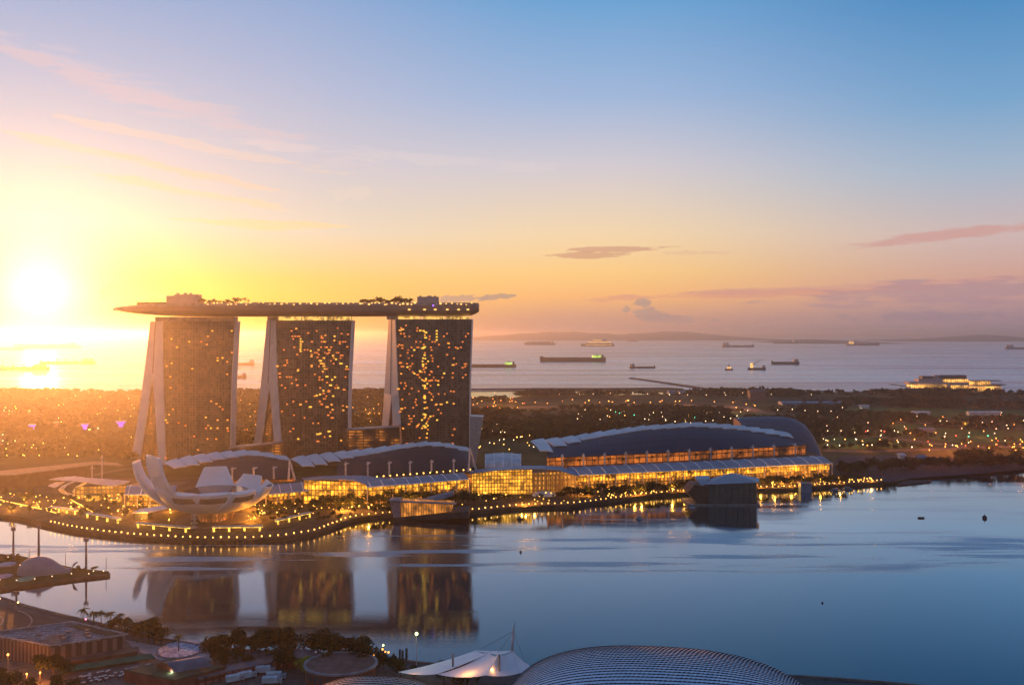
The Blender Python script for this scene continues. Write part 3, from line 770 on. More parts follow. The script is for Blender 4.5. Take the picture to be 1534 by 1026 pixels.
def strip(name, tops, bots, Y, th, m, root):
    g = MB(); a = [P(x, y, Y) for x, y in tops]; b_ = [P(x, y, Y-12) for x, y in bots]
    g.grid([a, b_]); d = Vector((0, 0, th)); g.grid([[p-d for p in b_], [p-d for p in a]]); g.grid([b_, [p-d for p in b_]]); g.grid([[p-d for p in a], a])
    return g.build(name, m, root)
# central galleria
gal = thing('glass_galleria', XZ(780, 820, 3), 'golden lit glass galleria between the middle hall and the largest hall', 'galleria')
strip('swept_roof', [(704,705),(735,700.5),(770,697.5),(810,697),(838,698.5),(862,704)], [(704,709),(735,704.8),(770,702.2),(810,701.6),(838,704),(868,713)], 815, .8, mat('swept_roof', (.12, .17, .28), .35), gal)
a, b_ = XZ(707, 812, 3), XZ(797, 818, 3)
MB().quad(a, b_, b_+Vector((0, 0, 24)), a+Vector((0, 0, 24))).build('lit_front', atriumL, gal)
for i in range(9):
    p = lerp(XZ(800, 812, 3), XZ(850, 818, 3), i/8); MB().tube([p, p+Vector((0, 0, 22-i*.6))], .6, 6).build('column', mat('bronze_column', (.22, .13, .08), .5), gal)
a, b_ = XZ(797, 824, 3), XZ(862, 832, 3); MB().quad(a, b_, b_+Vector((0, 0, 20)), a+Vector((0, 0, 20))).build('lit_lobby', grid_emit('lobby_interior', (1, .40, .05), .9, 4, 5, 1.1), gal)
rows = []
for q in range(9):
    t = q/8; rows.append([P(lerp(x0, x1, 0)+t*0, 0, 1) for x0, x1 in ()] or [Vector((XZ(lerp(727, 780, u), 840+t*34, 0).x, 840+t*34, P(0, lerp(701, 680, t**.6), 840+t*34).z+1.2*sin(u*pi)) ) for u in [i/12 for i in range(13)]])
MB().grid(rows).build('glass_vault', mat('pale_glass_roof', (.50, .48, .50), .3, var=.2, scale=.12), gal)
for i in range(5):
    u = i/4; MB().tube([r[int(u*12)]+Vector((0, 0, .3)) for r in rows], .4, 5).build('vault_rib', rib_m, gal)
a, b_ = XZ(724, 838, 3), XZ(784, 838, 3); MB().quad(a, b_, b_+Vector((0, 0, 22)), a+Vector((0, 0, 22))).build('gable', terr_m, gal)
# swept link roof over the arcade left of the middle canopy
lk = thing('link_canopy', XZ(510, 760, 3), 'thin swept blue roof over the golden arcade left of the middle canopy', 'canopy')
strip('swept_roof', [(452,716),(480,713),(510,712),(545,712),(575,716),(600,722)], [(458,718.5),(480,717),(510,717.5),(530,719),(545,724),(556,730)], 775, .7, can_m, lk)
a, b_ = XZ(455, 772, 3), XZ(556, 770, 3); MB().quad(a, b_, b_+Vector((0, 0, 19)), a+Vector((0, 0, 22))).build('lit_arcade', arc_m, lk)
# low atrium blocks between the towers
for x0, x1, pt0, pt1, label in ((520, 598, 645, 640, 'low glazed atrium between the middle and rightmost towers'), (345, 420, 672, 664, 'low glazed atrium between the leftmost and middle towers')):
    at = thing('atrium_block', XZ((x0+x1)/2, 985, LZ), label, 'atrium')
    z0, z1 = P(x0, pt0, 970).z, P(x1, pt1, 970).z; a, b_ = XZ(x0, 970, 0), XZ(x1, 970, 0)
    MB().prism([(a.x, 970, LZ), (b_.x, 970, LZ), (b_.x, 982, LZ), (a.x, 982, LZ)], [(a.x, 970, z0), (b_.x, 970, z1), (b_.x, 982, z1), (a.x, 982, z0)]).build('glass_wall', atr_m, at)
    MB().slab([(a.x-1, 966, z0+1.6), (b_.x+1, 966, z1+1.6), (b_.x+1, 984, z1+1.6), (a.x-1, 984, z0+1.6)], 1.4).build('roof', mat('atrium_roof', (.24, .21, .22), .5), at)
# inverted cone tower right of the hotel
v = thing('glass_vase_building', XZ(711, 985, LZ), 'pale flared glass block just right of the rightmost tower', 'building')
a, b_, t0, t1 = XZ(704, 985, LZ), XZ(712, 985, LZ), P(704, 624, 985), P(724, 625, 985)
MB().prism([a, b_, b_+Vector((0, 14, 0)), a+Vector((0, 14, 0))], [t0, t1, t1+Vector((0, 16, 0)), t0+Vector((0, 16, 0))]).build('glass_wall', mat('vase_glass', (.40, .34, .32), .4, var=.2, scale=.3), v)
MB().slab([p+Vector((0, 0, .9)) for p in (t0, t1, t1+Vector((0, 16, 0)), t0+Vector((0, 16, 0)))], .8).build('roof', scale_m, v)

# ------------------------------------------------------------------ lotus museum
ms_o = XZ(320, 700, 3)
mus = thing('lotus_museum', tuple(ms_o), 'white lotus flower shaped museum with upturned petals on the waterfront', 'museum')
pet_m = mat('white_petal', (.86, .78, .76), .5, var=.05, scale=.05); petin_m = mat('petal_inner', (.62, .56, .60), .5, var=.05, scale=.05); skyl_m = mat('petal_skylight', (.13, .15, .14), .3)
def petal(phi, L, zt, w0, w1, lean=1., outer=0, z0=15.5):
    ph = radians(phi); d = Vector((cos(ph), sin(ph), 0)); s = Vector((-sin(ph), cos(ph), 0)); up = Vector((0, 0, 1))
    N = 16; rows = []; H = zt-z0
    for i in range(N+1):
        t = i/N; a = t*pi/2*lean
        r = 4+(L-4)*sin(a)/sin(pi/2*lean); z = z0+H*(1-cos(a))/(1-cos(pi/2*lean))
        tr = Vector((cos(a)*(L-4), 0, sin(a)*H)).normalized(); nrm = -d*tr.z+up*tr.x      # inward/up normal
        c_ = Vector(ms_o)*1; c_ = Vector((ms_o.x, ms_o.y, 0))+d*r+up*z
        wd = lerp(w0, w1, t**1.7)*min(1, .45+t*1.6); th = lerp(9, 6.5, t)*(.4+.6*min(1, t*3))
        row = []
        for j in range(9):
            b = pi*j/8; row.append(c_+s*(cos(b)*wd/2)-nrm*(sin(b)**.8*th*.62))
        row += [c_-s*(wd*.30)+nrm*.6, c_+s*(wd*.30)+nrm*.6]
        rows.append(row)
    g = MB(); g.grid(rows, close=True); g.f.append(tuple(reversed(range(11)))); e = len(g.v)-11
    g.f.append(tuple(range(e, e+11)))
    o = g.build('petal', pet_m, mus, smooth=False)
    # skylight in the cut end
    last = rows[-1]; cen = sum(last, Vector())/11; tipn = (rows[-1][4]-rows[-2][4]).normalized()
    k = MB()
    if outer:
        o_ = d*.55-up*.25
        qq = [[p+o_ for p in rows[i_][2:7]] for i_ in (-4, -3, -2)]
        k.grid(qq); k.grid([[p-o_*.5 for p in r] for r in qq[::-1]])
    else: k.quad(*[cen+(p-cen)*.62+tipn*.12 for p in last])
    k.build('skylight', skyl_m, o)
for a in [(222,49,63,50,32,.97),(193,60,56,38,20,.97),(108,42,43,44,19,.85),(62,44,36,44,22,.85),(28,46,33.5,34,20,.8),(-6,48,35,30,18,.85),(-38,43,33.5,36,24,.88,1),(-70,40,34,38,28,.88,1),(-104,41,34.5,38,28,.88,1),(-130,44,38,36,20,.92)]: petal(*a)
# bowl joining the petals, glowing basin, lattice legs
rows = []
for i in range(10):
    t = i/9; r = 3+31*sin(t*pi/2*.95); z = 14+13*(1-cos(t*pi/2*.95)); rows.append([Vector((ms_o.x+cos(2*pi*j/32)*r*1.05, ms_o.y+sin(2*pi*j/32)*r, z)) for j in range(32)])
MB().grid(rows, close=True).build('bowl', pet_m, mus, smooth=True)
MB().tube([(ms_o.x, ms_o.y, 27), (ms_o.x, ms_o.y, 28.5)], [28, 28], 32).build('roof_pool', mat('pool_water', (.05, .05, .05), .1), mus)
basin = emit('basin_glow', (1, .50, .10), 1.6, sample=True)
for i in range(10):
    a = i*.62; MB().sphere((ms_o.x+cos(a)*21, ms_o.y-14-abs(sin(a))*8, 29.3), .9, 8, 5).build('basin_lamp', basin, mus)
for i in range(12):
    a = 2*pi*i/12; q = 2*pi*(i+.8)/12
    MB().tube([(ms_o.x+cos(a)*15, ms_o.y+sin(a)*12, 3), (ms_o.x+cos(q)*19, ms_o.y+sin(q)*15, 17)], .6, 6).build('leg', mat('rust_column', (.28, .17, .13), .6), mus)
MB().tube([(ms_o.x, ms_o.y, 3), (ms_o.x, ms_o.y, 16)], [11, 13], 20).build('lobby_core', grid_emit('museum_lobby', (1, .27, .06), .5, 3, 4, .6), mus)
MB().tube([(ms_o.x, ms_o.y, 2.9), (ms_o.x, ms_o.y, 4.2)], [30, 30], 40).build('plinth', mat('plinth_stone', (.14, .11, .10), .7), mus)
sc_ = thing('spiral_sculpture', XZ(291, 672, 3), 'pale stacked disc sculpture in front of the lotus museum', 'sculpture')
for k in range(4):
    p = XZ(291, 672, 4+k*3.3); MB().tube([p, p+Vector((0, 0, 1.2))], [3.4-k*.3, 1.6], 12).build('disc', mat('sculpture_metal', (.32, .33, .36), .35), sc_)
MB().tube([XZ(291, 672, 2.5), XZ(291, 672, 16)], .8, 8).build('stem', mat('sculpture_metal', (.32, .33, .36), .35), sc_)
# glass entrance lodge with curved pale roof left of the lotus
lo = thing('entrance_lodge', XZ(212, 690, 3), 'small grey glass lodge with thin curved roof left of the lotus museum', 'lodge')
a = G(202, 778, 3); MB().box(a.x, a.x+11, a.y, a.y+10, 3, 8.5).build('glass_wall', mat('lodge_glass', (.10, .12, .14), .2), lo)
MB().slab([a+Vector(v) for v in ((-1.5,-2,6.6),(12,-2,6.6),(44,30,9.5),(40,36,9.5),(-1,12,6.6))], .7).build('roof', scale_m, lo)

# ------------------------------------------------------------------ crystal pavilions on the water
cp = thing('crystal_pavilion', tuple(G(640, 778, 0)), 'glass pavilion on the water glowing orange with sharp folded roof', 'pavilion')
Yc = 712
def pr(name, front, Y0, D, m, root):
    a = [P(x, y, Y0) for x, y in front]; return MB().ext(a, (0, D, 0)).build(name, m, root)
cg = grid_emit('crystal_orange_glass', (1, .33, .04), .85, 2.2, 30, .25, .7, .10)
pr('lit_wall', [(601,774.5),(601,751.5),(679,755),(676,766)], Yc, 16, cg, cp)
pr('side_prism', [(583,749),(600,748.5),(599.5,779),(591,779)], Yc-.5, 12, mat('pink_glass', (.36, .24, .26), .3, var=.3, scale=.3), cp)
pr('plinth', [(590,781),(590,775.5),(702,766),(702,776)], Yc-2, 24, mat('dark_plinth', (.05, .045, .045), .6), cp)
A = [P(581,749,Yc-3), P(600,751,Yc-4), P(682,754.5,Yc-4), P(684,752,Yc+10), P(640,746,Yc+22), P(600,747,Yc+22)]
MB().slab(A, .8).build('roof', mat('pavilion_roof', (.16, .19, .25), .35), cp)
A = [P(638,747.5,Yc+12), P(679,737.5,Yc+8), P(679,742,Yc+8), P(655,750,Yc+8)]
MB().ext(A, (0, 10, 0)).build('roof_wing', mat('pavilion_roof', (.16, .19, .25), .35), cp)
MB().tube([P(640, 776, Yc+5), P(702, 769, Yc+5)], 1.2, 6).build('deck_edge', mat('dark_plinth', (.05, .045, .045), .6), cp)

dp = thing('dark_pavilion', tuple(G(1090, 756, 0)), 'dark glass pavilion on the water with pale pyramid roof', 'pavilion')
Yd = 778; dg = mat('pavilion_glass', (.04, .05, .05), .22, spec=.6)
MB().box(XZ(1030, Yd, 0).x, XZ(1137, Yd, 0).x, Yd-3, Yd+26, -.5, 1.6).build('base_deck', mat('pale_deck', (.22, .20, .19), .7), dp)
A = [XZ(1060, Yd, 0), XZ(1133, Yd, 0), XZ(1135, Yd+20, 0), XZ(1062, Yd+20, 0)]; tz = [P(1060,725.5,Yd).z, P(1133,722.5,Yd).z]
tops = [Vector((A[0].x, A[0].y, tz[0])), Vector((A[1].x, A[1].y, tz[1])), Vector((A[2].x, A[2].y, tz[1])), Vector((A[3].x, A[3].y, tz[0]))]
MB().prism(A, tops).build('glass_wall', dg, dp)
ap = P(1096, 708, Yd+10)
g = MB(); ov = [t+Vector(v) for t, v in zip(tops, ((-3,-2,.3),(2,-2,.3),(2,2,.3),(-3,2,.3)))]
for i in range(4): g.quad(ov[i], ov[(i+1) % 4], ap)
g.quad(*reversed([o-Vector((0, 0, .05)) for o in ov])); g.build('roof', mat('pyramid_roof', (.30, .36, .44), .4, var=.06), dp)
MB().prism([P(1043,718,Yd+8), P(1064,717,Yd+10), P(1052,729,Yd+2)], [p+Vector((1, 12, 1)) for p in (P(1043,718,Yd+8), P(1064,717,Yd+10), P(1052,729,Yd+2))]).build('roof_wing', mat('pyramid_roof', (.30, .36, .44), .4), dp)
A = [(1030,738),(1040,726),(1062,729),(1062,752),(1045,754)]
MB().ext([P(x, y, Yd-1) for x, y in A], (0, 24, 0)).build('side_prism', mat('brown_glass', (.09, .06, .045), .3), dp)
for i in range(9):
    p = lerp(A_ := XZ(1060, Yd-.3, 0), XZ(1133, Yd-.3, 0), i/8); MB().box(p.x-.2, p.x+.2, p.y-.3, p.y, 0, lerp(tz[0], tz[1], i/8)-.5).build('mullion', mat('mullion', (.07, .08, .09), .5), dp)

# ------------------------------------------------------------------ promenade furniture
def path_pts(path, spacing):
    out = []; acc = 0; out.append(path[0].copy())
    for a, b_ in zip(path, path[1:]):
        L = (b_-a).length; d = spacing-acc
        while d <= L: out.append(a+(b_-a)*(d/L)); d += spacing
        acc = (acc+L) % spacing if spacing else 0
    return out
lamp_m = emit('promenade_lamp_glow', (1, .42, .08), 5.5)
pl = thing('promenade_lamp', (0, 0, 0), 'low glowing globe lamp in the long row lining the curved waterfront edge', 'lamp', 'row of lamps along the waterfront edge')
MB().tube([(0, 0, -.2), (0, 0, 1.3)], [.16, .12], 6).build('post', mat('lamp_post', (.12, .10, .09), .6), pl); MB().sphere((0, 0, 1.7), .62, 8, 6).build('globe', lamp_m, pl)
first = True; edge = inset(mains, .6)
for p in path_pts(edge, 6.2):
    px = HX+p.x/p.y*FPX
    if px < 75 or px > 1324 or 586 < px < 690 or 1036 < px < 1132: continue
    q = (p.x, p.y, 3.15)
    if first: pl.location = q; first = False
    else: o = copy_tree(pl, q); s_ = R.uniform(.7, 1.15); o.scale = (s_, s_, R.uniform(.85, 1.15))
# shade pavilions
shm = mat('shade_roof', (.50, .44, .44), .5)
glowY = emit('shade_glow', (1, .58, .08), 1.6, sample=False, var=.7, scale=.4)
for (x0, y0, x1, y1), lab in zip(((72,764,112,769),(126,773,176,782),(201,788,280,795),(316,794,392,793),(416,784,468,772)),
        ('leftmost shade pavilion on the curved promenade', 'second shade pavilion from the left on the curved promenade', 'shade pavilion on the promenade left of the pale disc sculpture', 'shade pavilion on the promenade in front of the lotus museum', 'rightmost shade pavilion where the promenade bends inward')):
    z = 7.5; a, b_ = G(x0, y0-5, z), G(x1, y1-5, z); d = (b_-a).normalized(); n = Vector((-d.y, d.x, 0))*5
    root = thing('shade_pavilion', (lerp(a, b_, .5).x, lerp(a, b_, .5).y, 3.1), lab, 'pavilion', 'shade pavilions along the promenade')
    MB().slab([a, b_, b_+n, a+n], .5).build('roof', shm, root)
    for k in range(4):
        p = lerp(a, b_, (k+.15)/3.3)+n*.3; MB().box(p.x-.7, p.x+.7, p.y-.5, p.y+.5, 3.1, z-.5).build('lit_post', glowY, root)
    p, q = a+n*.7, b_+n*.7; MB().prism([Vector((p.x, p.y, 5.6)), Vector((q.x, q.y, 5.6)), Vector((q.x, q.y+.6, 5.6)), Vector((p.x, p.y+.6, 5.6))], [Vector((p.x, p.y, 6.7)), Vector((q.x, q.y, 6.7)), Vector((q.x, q.y+.6, 6.7)), Vector((p.x, p.y+.6, 6.7))]).build('light_strip', glowY, root)
# trees lining the arcades
for i in range(34):
    px = lerp(478, 700, i/33)+R.uniform(-2, 2); plant(trees, G(px, lerp(761, 753, (px-478)/222)+R.uniform(-4, 3), 3), 'dark tree in the row before the middle arcade', 'trees before the middle arcade', R.uniform(1.0, 1.5))
for i in range(52):
    px = lerp(865, 1262, i/51)+R.uniform(-2, 2); plant(trees, G(px, lerp(744, 724, (px-865)/397)+R.uniform(-4, 3), 3), 'dark tree in the row before the long right arcade', 'trees before the long right arcade', R.uniform(.95, 1.4))
for px, py in ((420,768),(432,766),(404,770),(690,757),(700,756),(710,757),(732,755),(745,756),(470,764),(480,764),(850,746),(860,747)): plant(trees, G(px, py, 3), 'dark round tree standing at a gap between arcades', 'trees at the gaps between arcades', R.uniform(1.1, 1.5))
for i in range(17): p = SR(846+22*i, 1); plant(palms, (p.x, p.y+1, 25), 'palm on the orange lit terrace under the largest roof', 'palms on the hall terrace', .85)
for i in range(9): p = SM(528+20*i, 1); plant(trees, (p.x, p.y-6, 24), 'small tree on the terrace before the middle hall', 'trees on the middle hall terrace', .5)
# trees on the sky deck
for i in range(13): p = P(543+6*i, 456, 1003); plant(trees, (p.x, 1003+R.uniform(-5, 5), 198), 'small tree in the clump on the right half of the sky deck', 'trees on the right half of the sky deck', R.uniform(.8, 1.25))
for i in range(12): p = P(300+6.6*i, 456, 1003); plant(palms if i > 8 else trees, (p.x, 1003+R.uniform(-5, 5), 197.6), 'small tree in the clump on the left half of the sky deck', 'trees on the left half of the sky deck', R.uniform(.7, 1.1))
# terrace lamps in rows
tl = thing('terrace_lamp', (0, 0, 0), 'small warm lamp in the row along the terrace edge over the middle arcade', 'lamp', 'lamps on the middle terrace edge')
MB().tube([(0, 0, -1), (0, 0, .6)], .15, 5).build('post', mat('lamp_post', (.12, .10, .09), .6), tl); MB().sphere((0, 0, .9), .75, 8, 5).build('globe', emit('terrace_lamp_glow', (1, .52, .10), 4.5), tl)
for i in range(16):
    p = CS_M(562+10.2*i, 1, 1.2)+Vector((0, 3, 0))
    if i == 0: tl.location = p
    else: copy_tree(tl, p)
# ------------------------------------------------------------------ far land: roads, woods, lamps, ships
def road(name, pts, wdt, label, z=LZ+.12, m=None):
    c_ = smooth_path([G(x, y, z) for x, y in pts], 4); g = MB(); l, r_ = [], []
    for i, p in enumerate(c_):
        d = c_[min(i+1, len(c_)-1)]-c_[max(i-1, 0)]; n = Vector((-d.y, d.x, 0)).normalized()*wdt/2; l.append(p+n); r_.append(p-n)
    g.grid([l, r_]); g.grid([r_, [p-Vector((0, 0, .4)) for p in r_]]); g.grid([[p-Vector((0, 0, .4)) for p in l], l])
    tag(g.build(name, m or road_m, None), label, kind='structure'); return c_
road_m = ground_mat('road_surface', (.10, .085, .075), (.12, .10, .09), (.14, .12, .10), .03, .8)
ROADS = [
 ('coastal_road', [(700,612),(780,610),(860,608),(950,606),(1040,607),(1100,610),(1145,618),(1220,623),(1290,626)], 26, 'orange lit coastal road'),
 ('coastal_road', [(1000,602),(1060,604),(1110,608),(1140,616)], 14, 'road joining the coastal road'),
 ('far_road', [(1100,597),(1250,597.5),(1400,598),(1534,599),(1700,600)], 16, 'straight road behind the cruise terminal trees'),
 ('park_road', [(1228,652),(1260,651),(1300,652.5),(1345,657),(1400,664),(1470,672)], 16, 'light paved road across the green park'),
 ('park_road', [(1315,629),(1350,632),(1400,634),(1460,635),(1534,642),(1650,648)], 14, 'curving park road'),
 ('shore_road', [(1235,675),(1300,676),(1360,674),(1420,672),(1480,670),(1534,668),(1650,666)], 16, 'road lit red orange behind the shore trees'),
 ('left_road', [(-200,622),(0,618),(80,620),(160,616),(230,618),(400,615),(600,612)], 18, 'road beyond the garden'),
 ('garden_path', [(-100,668),(30,665),(90,668),(170,662),(230,670)], 10, 'path in the garden'),
 ('left_access_road', [(-200,740),(-60,735),(40,728),(120,716),(185,703),(260,696)], 12, 'access road behind the left canopy'),
]
roadpts = []
for n_, pts, wd, lab in ROADS: roadpts.append((n_, road(n_, pts, wd, lab)))
lawn_m = ground_mat('lawn', (.04, .10, .018), (.055, .125, .022), (.07, .14, .03), .01)
for pts, lab in (([(1225,666),(1232,655),(1300,656),(1350,661),(1380,670),(1240,672)], 'lawn beside the park road'), ([(1385,655),(1400,641),(1534,646),(1650,650),(1650,664),(1420,662)], 'broad lawn on the right'),
                 ([(1090,628),(1095,617),(1170,620),(1200,622),(1180,629)], 'pale lawn behind the vaulted shed'), ([(1325,648),(1335,634),(1400,637),(1395,650)], 'lawn beside the curving road'), ([(1260,621),(1270,610),(1400,612),(1560,616),(1560,626),(1400,626)], 'wide far lawn')):
    sheet('lawn', [G(x, y, LZ) for x, y in pts], LZ+.05, lawn_m, .3, lab)
bank = ground_mat('slate_bank', (.045, .055, .075), (.06, .07, .09), (.075, .085, .10), .02)
sheet('shore_bank', [G(x, y, LZ) for x, y in ((1232,700),(1262,683),(1380,682),(1430,686),(1430,698),(1640,690),(1640,696),(1534,703),(1450,710),(1365,716),(1330,722),(1290,718))], LZ+.06, bank, .3, 'dark slate coloured bank on the right shore')
fieldpolys = [[(1225,666),(1232,655),(1300,656),(1350,661),(1380,670),(1240,672)], [(1385,655),(1400,641),(1534,646),(1650,650),(1650,664),(1420,662)], [(1090,628),(1095,617),(1170,620),(1200,622),(1180,629)], [(1325,648),(1335,634),(1400,637),(1395,650)], [(1260,621),(1270,610),(1400,612),(1560,616),(1560,626),(1400,626)],
  [(1228,690),(1228,674),(1400,676),(1440,682),(1430,692),(1340,712),(1290,716)], [(-420,760),(-420,690),(300,690),(1290,668),(1330,760)], [(560,694),(560,660),(1225,655),(1225,694)], [(695,584),(1030,584),(1030,591.5),(780,592),(770,597),(695,597)], [(1005,600),(1150,600),(1150,618),(1005,612)], [(700,602),(830,604),(830,616),(700,616)]]
def inpoly(x, y, P_):
    c_ = False; j = len(P_)-1
    for i in range(len(P_)):
        if (P_[i][1] > y) != (P_[j][1] > y) and x < (P_[j][0]-P_[i][0])*(y-P_[i][1])/(P_[j][1]-P_[i][1])+P_[i][0]: c_ = not c_
        j = i
    return c_
rp = np.array([(p.x, p.y) for _, r_ in roadpts for p in path_pts(r_, 12)])
def forest(name, label, x0, x1, y0, y1, n, hgt, seed, dens=None, leaf=1.6, nq=34):
    r = random.Random(seed); rn = np.random.default_rng(seed); cs = []
    Ya, Yb = G(0, y1, LZ).y, G(0, y0, LZ).y
    while len(cs) < n:
        Y = sqrt(r.uniform(Ya*Ya, Yb*Yb)); px = r.uniform(x0, x1); py = HY+(CAMZ-LZ)*FPX/Y
        if any(inpoly(px, py, q) for q in fieldpolys): continue
        p = XZ(px, Y, LZ)
        if np.min(np.abs(rp-np.array([p.x, p.y])).sum(1)) < 22: continue
        nn = sin(p.x*.013+seed)*cos(Y*.009+seed)+sin(p.x*.031+2)*.6*sin(Y*.02)
        if dens is not None and nn < dens and r.random() < .8: continue
        cs.append((p.x, p.y, hgt*r.uniform(.6, 1.25)*(1+.15*nn)))
    c_ = np.array(cs); K = len(c_)
    d = rn.normal(size=(K, nq, 3)); d /= np.linalg.norm(d, axis=2)[..., None]; d[..., 2] = np.abs(d[..., 2])*.9-.1
    w_ = c_[:, 2]*.62
    lob = rn.normal(size=(K, 3, 3))*np.array([.35, .35, .15]); li = rn.integers(0, 3, (K, nq))
    off = lob[np.arange(K)[:, None], li]
    pos = np.stack([c_[:, 0], c_[:, 1], LZ+c_[:, 2]*.45], 1)[:, None, :]+(d*(.55+.25*rn.random((K, nq, 1)))+off)*w_[:, None, None]*np.array([1, 1, .8])
    a = rn.normal(size=pos.shape); a /= np.linalg.norm(a, axis=2)[..., None]; b_ = np.cross(a, d); b_ /= np.linalg.norm(b_, axis=2)[..., None]+1e-6
    s = leaf*(.6+.8*rn.random((K, nq, 1)))*(w_/6)[:, None, None]
    v = np.stack([pos-a*s, pos+b_*s*.7, pos+a*s, pos-b_*s*.7], 2).reshape(-1, 3).astype(np.float32)
    me = bpy.data.meshes.new(name); nv = len(v); nf = nv//4
    me.vertices.add(nv); me.vertices.foreach_set('co', v.ravel()); me.loops.add(nv); me.loops.foreach_set('vertex_index', np.arange(nv, dtype=np.int32))
    me.polygons.add(nf); me.polygons.foreach_set('loop_start', np.arange(0, nv, 4, dtype=np.int32)); me.update(calc_edges=True); me.materials.append(woodm)
    o = bpy.data.objects.new(name, me); C.objects.link(o); return tag(o, label, kind='stuff')
def wood_mat():
    m, t, b, o = new_mat('wood_foliage'); g = t.new('ShaderNodeNewGeometry').outputs['Position']
    f = t.m('ADD', t.m('MULTIPLY', t.noise(g, .012, 4, .6), .6), t.m('MULTIPLY', t.noise(g, .12, 3), .5))
    t.l.new(t.ramp(f, [(.38, (.006, .012, .006, 1)), (.55, (.018, .028, .010, 1)), (.72, (.045, .058, .018, 1))]), b.inputs['Base Color'])
    b.inputs['Roughness'].default_value = .9; b.inputs['Specular IOR Level'].default_value = .1; return m
woodm = wood_mat()
forest('garden_wood', 'mass of garden trees behind the hotel towers', -200, 760, 594, 690, 3600, 11, 3, None, 2.4, 30)
forest('park_wood', 'dark woods of the park behind the largest hall', 700, 1340, 612, 668, 2300, 11, 4, -.25, 2.2, 30)
forest('park_wood', 'woods among the lawns at the right', 1200, 1640, 600, 690, 1500, 11, 5, .25, 2.2, 30)
forest('coast_wood', 'line of trees along the far shore', -200, 1640, 588.8, 594, 1700, 14, 6, -.1, 2.6, 26)
forest('shore_trees', 'dark trees along the right bay shore', 1232, 1640, 676, 706, 0, 10, 8) if False else None
lag = [G(x, y, LZ) for x, y in ((697,587.2),(770,587),(860,586.8),(960,587),(1010,588.5),(1004,590.5),(930,591.5),(850,590.5),(790,591.5),(770,595.5),(700,596.5))]
lgn = MB(); lgn.prism([Vector((p.x, p.y, LZ-.2)) for p in lag], [Vector((p.x, p.y, LZ+.1)) for p in lag]); tag(lgn.build('lagoon_water', MATS['bay_water']), 'thin strip of lagoon water behind the coast trees', kind='structure')
# individual trees along the right bay shore and on the coast skyline
for i in range(76):
    px = 1256+i*4.6+R.uniform(-3, 3); plant(trees, G(px, lerp(712, 701, min(1, (px-1262)/180))+R.uniform(-7, 3), LZ), 'dark tree on the right bay shore', 'trees on the right bay shore', R.uniform(1.2, 1.9))
for i in range(22):
    px = 772+i*4.2+R.uniform(-3, 3); plant(palms if R.random() < .35 else trees, G(px, 595.5, LZ), 'tall tree on the far coast skyline right of the hotel', 'tall skyline trees on the far coast', R.uniform(1.5, 2.4))
for i in range(12):
    px = 1236+i*13; plant(trees, G(px, 674+R.uniform(-1, 2), LZ), 'roadside tree on the lawn beside the shore road', 'roadside trees by the shore road', R.uniform(1., 1.4))

# street lamps, each its own; a few carry real light
def lamp_proto(name, lab, grp, m, h=9, r_=.62):
    o = thing(name, (0, 0, 0), lab, 'street lamp', grp); MB().tube([(0, 0, -.2), (0, 0, h)], [.14, .09], 5).build('pole', mat('lamp_post', (.12, .10, .09), .6), o)
    MB().sphere((0, 0, h+r_*.6), r_, 7, 5).build('lamp_head', m, o); return o
LP = {'o': lamp_proto('street_lamp', 'orange street lamp glowing on the far land', 'orange street lamps on the far land', emit('sodium_lamp', (1, .33, .05), 11)),
      'w': lamp_proto('street_lamp', 'warm white street lamp glowing on the far land', 'warm white street lamps on the far land', emit('white_lamp', (1, .72, .40), 9)),
      'r': lamp_proto('signal_lamp', 'red signal light on the far land', 'red lights on the far land', emit('red_lamp', (1, .06, .03), 8)),
      'g': lamp_proto('signal_lamp', 'green signal light on the far land', 'green lights on the far land', emit('green_lamp', (.05, .9, .45), 7)),
      'y': lamp_proto('garden_lamp', 'small yellow garden lamp among the trees', 'yellow garden lamps', emit('yellow_lamp', (1, .58, .10), 6), 7, .8)}
ll_used = set()
def lamp(k, px, py, s=1., light=0, col=(1, .38, .08)):
    g_ = G(px, py, LZ)
    if k not in ll_used: ll_used.add(k); o = LP[k]; o.location = g_; o.scale = (s, s, 1)
    else: o = copy_tree(LP[k], g_); o.scale = (s, s, 1)
    if light:
        light *= .30
        l = bpy.data.lights.new('lamp_light', 'POINT'); l.volume_factor = 0; l.energy = light; l.color = col; l.shadow_soft_size = 1
        q = bpy.data.objects.new('lamp_light', l); C.objects.link(q); q.parent = o; q.location = (0, 0, 11)
for i in range(16): lamp('o', 706+i*19+R.uniform(-5, 5), 610-i*.2+R.uniform(-4, 3), R.uniform(.9, 1.5), 40000, (1, .30, .06))
for i in range(16): lamp(R.choice('ooor'), 706+R.random()*80, R.uniform(601, 618), R.uniform(.8, 1.3))
lamp('o', 882, 606, 2.6, 110000); lamp('o', 941, 606, 2.9, 120000); lamp('o', 912, 607, 1.7)
for px, py in ((989,604),(1012,603),(1018,603),(1036,602),(1070,604),(1098,605),(1118,608),(1131,610),(1103,613),(1012,610)): lamp('o', px, py+4, 1.3, 28000, (1, .36, .15))
for px, py in ((1003,593),(1030,594),(1058,594),(1087,594),(1022,617),(1120,619),(1165,618),(1187,617),(1206,619),(1225,620),(1245,620),(1262,614),(1290,615)): lamp('w', px, py+3, .9)
for px in range(740, 1230, 26): lamp('w', px+R.uniform(-9, 9), 594+R.uniform(-1, 3), R.uniform(.6, .9))
for px, py, k in ((922,620,'g'),(928,622,'g'),(950,625,'g'),(1055,629,'g'),(1041,629,'g'),(913,628,'o'),(909,616,'o')): lamp(k, px, py+4, 1.2)
for i in range(46): lamp(R.choice('wwwy'), R.uniform(850, 1110), R.uniform(620, 642), R.uniform(.55, .95))
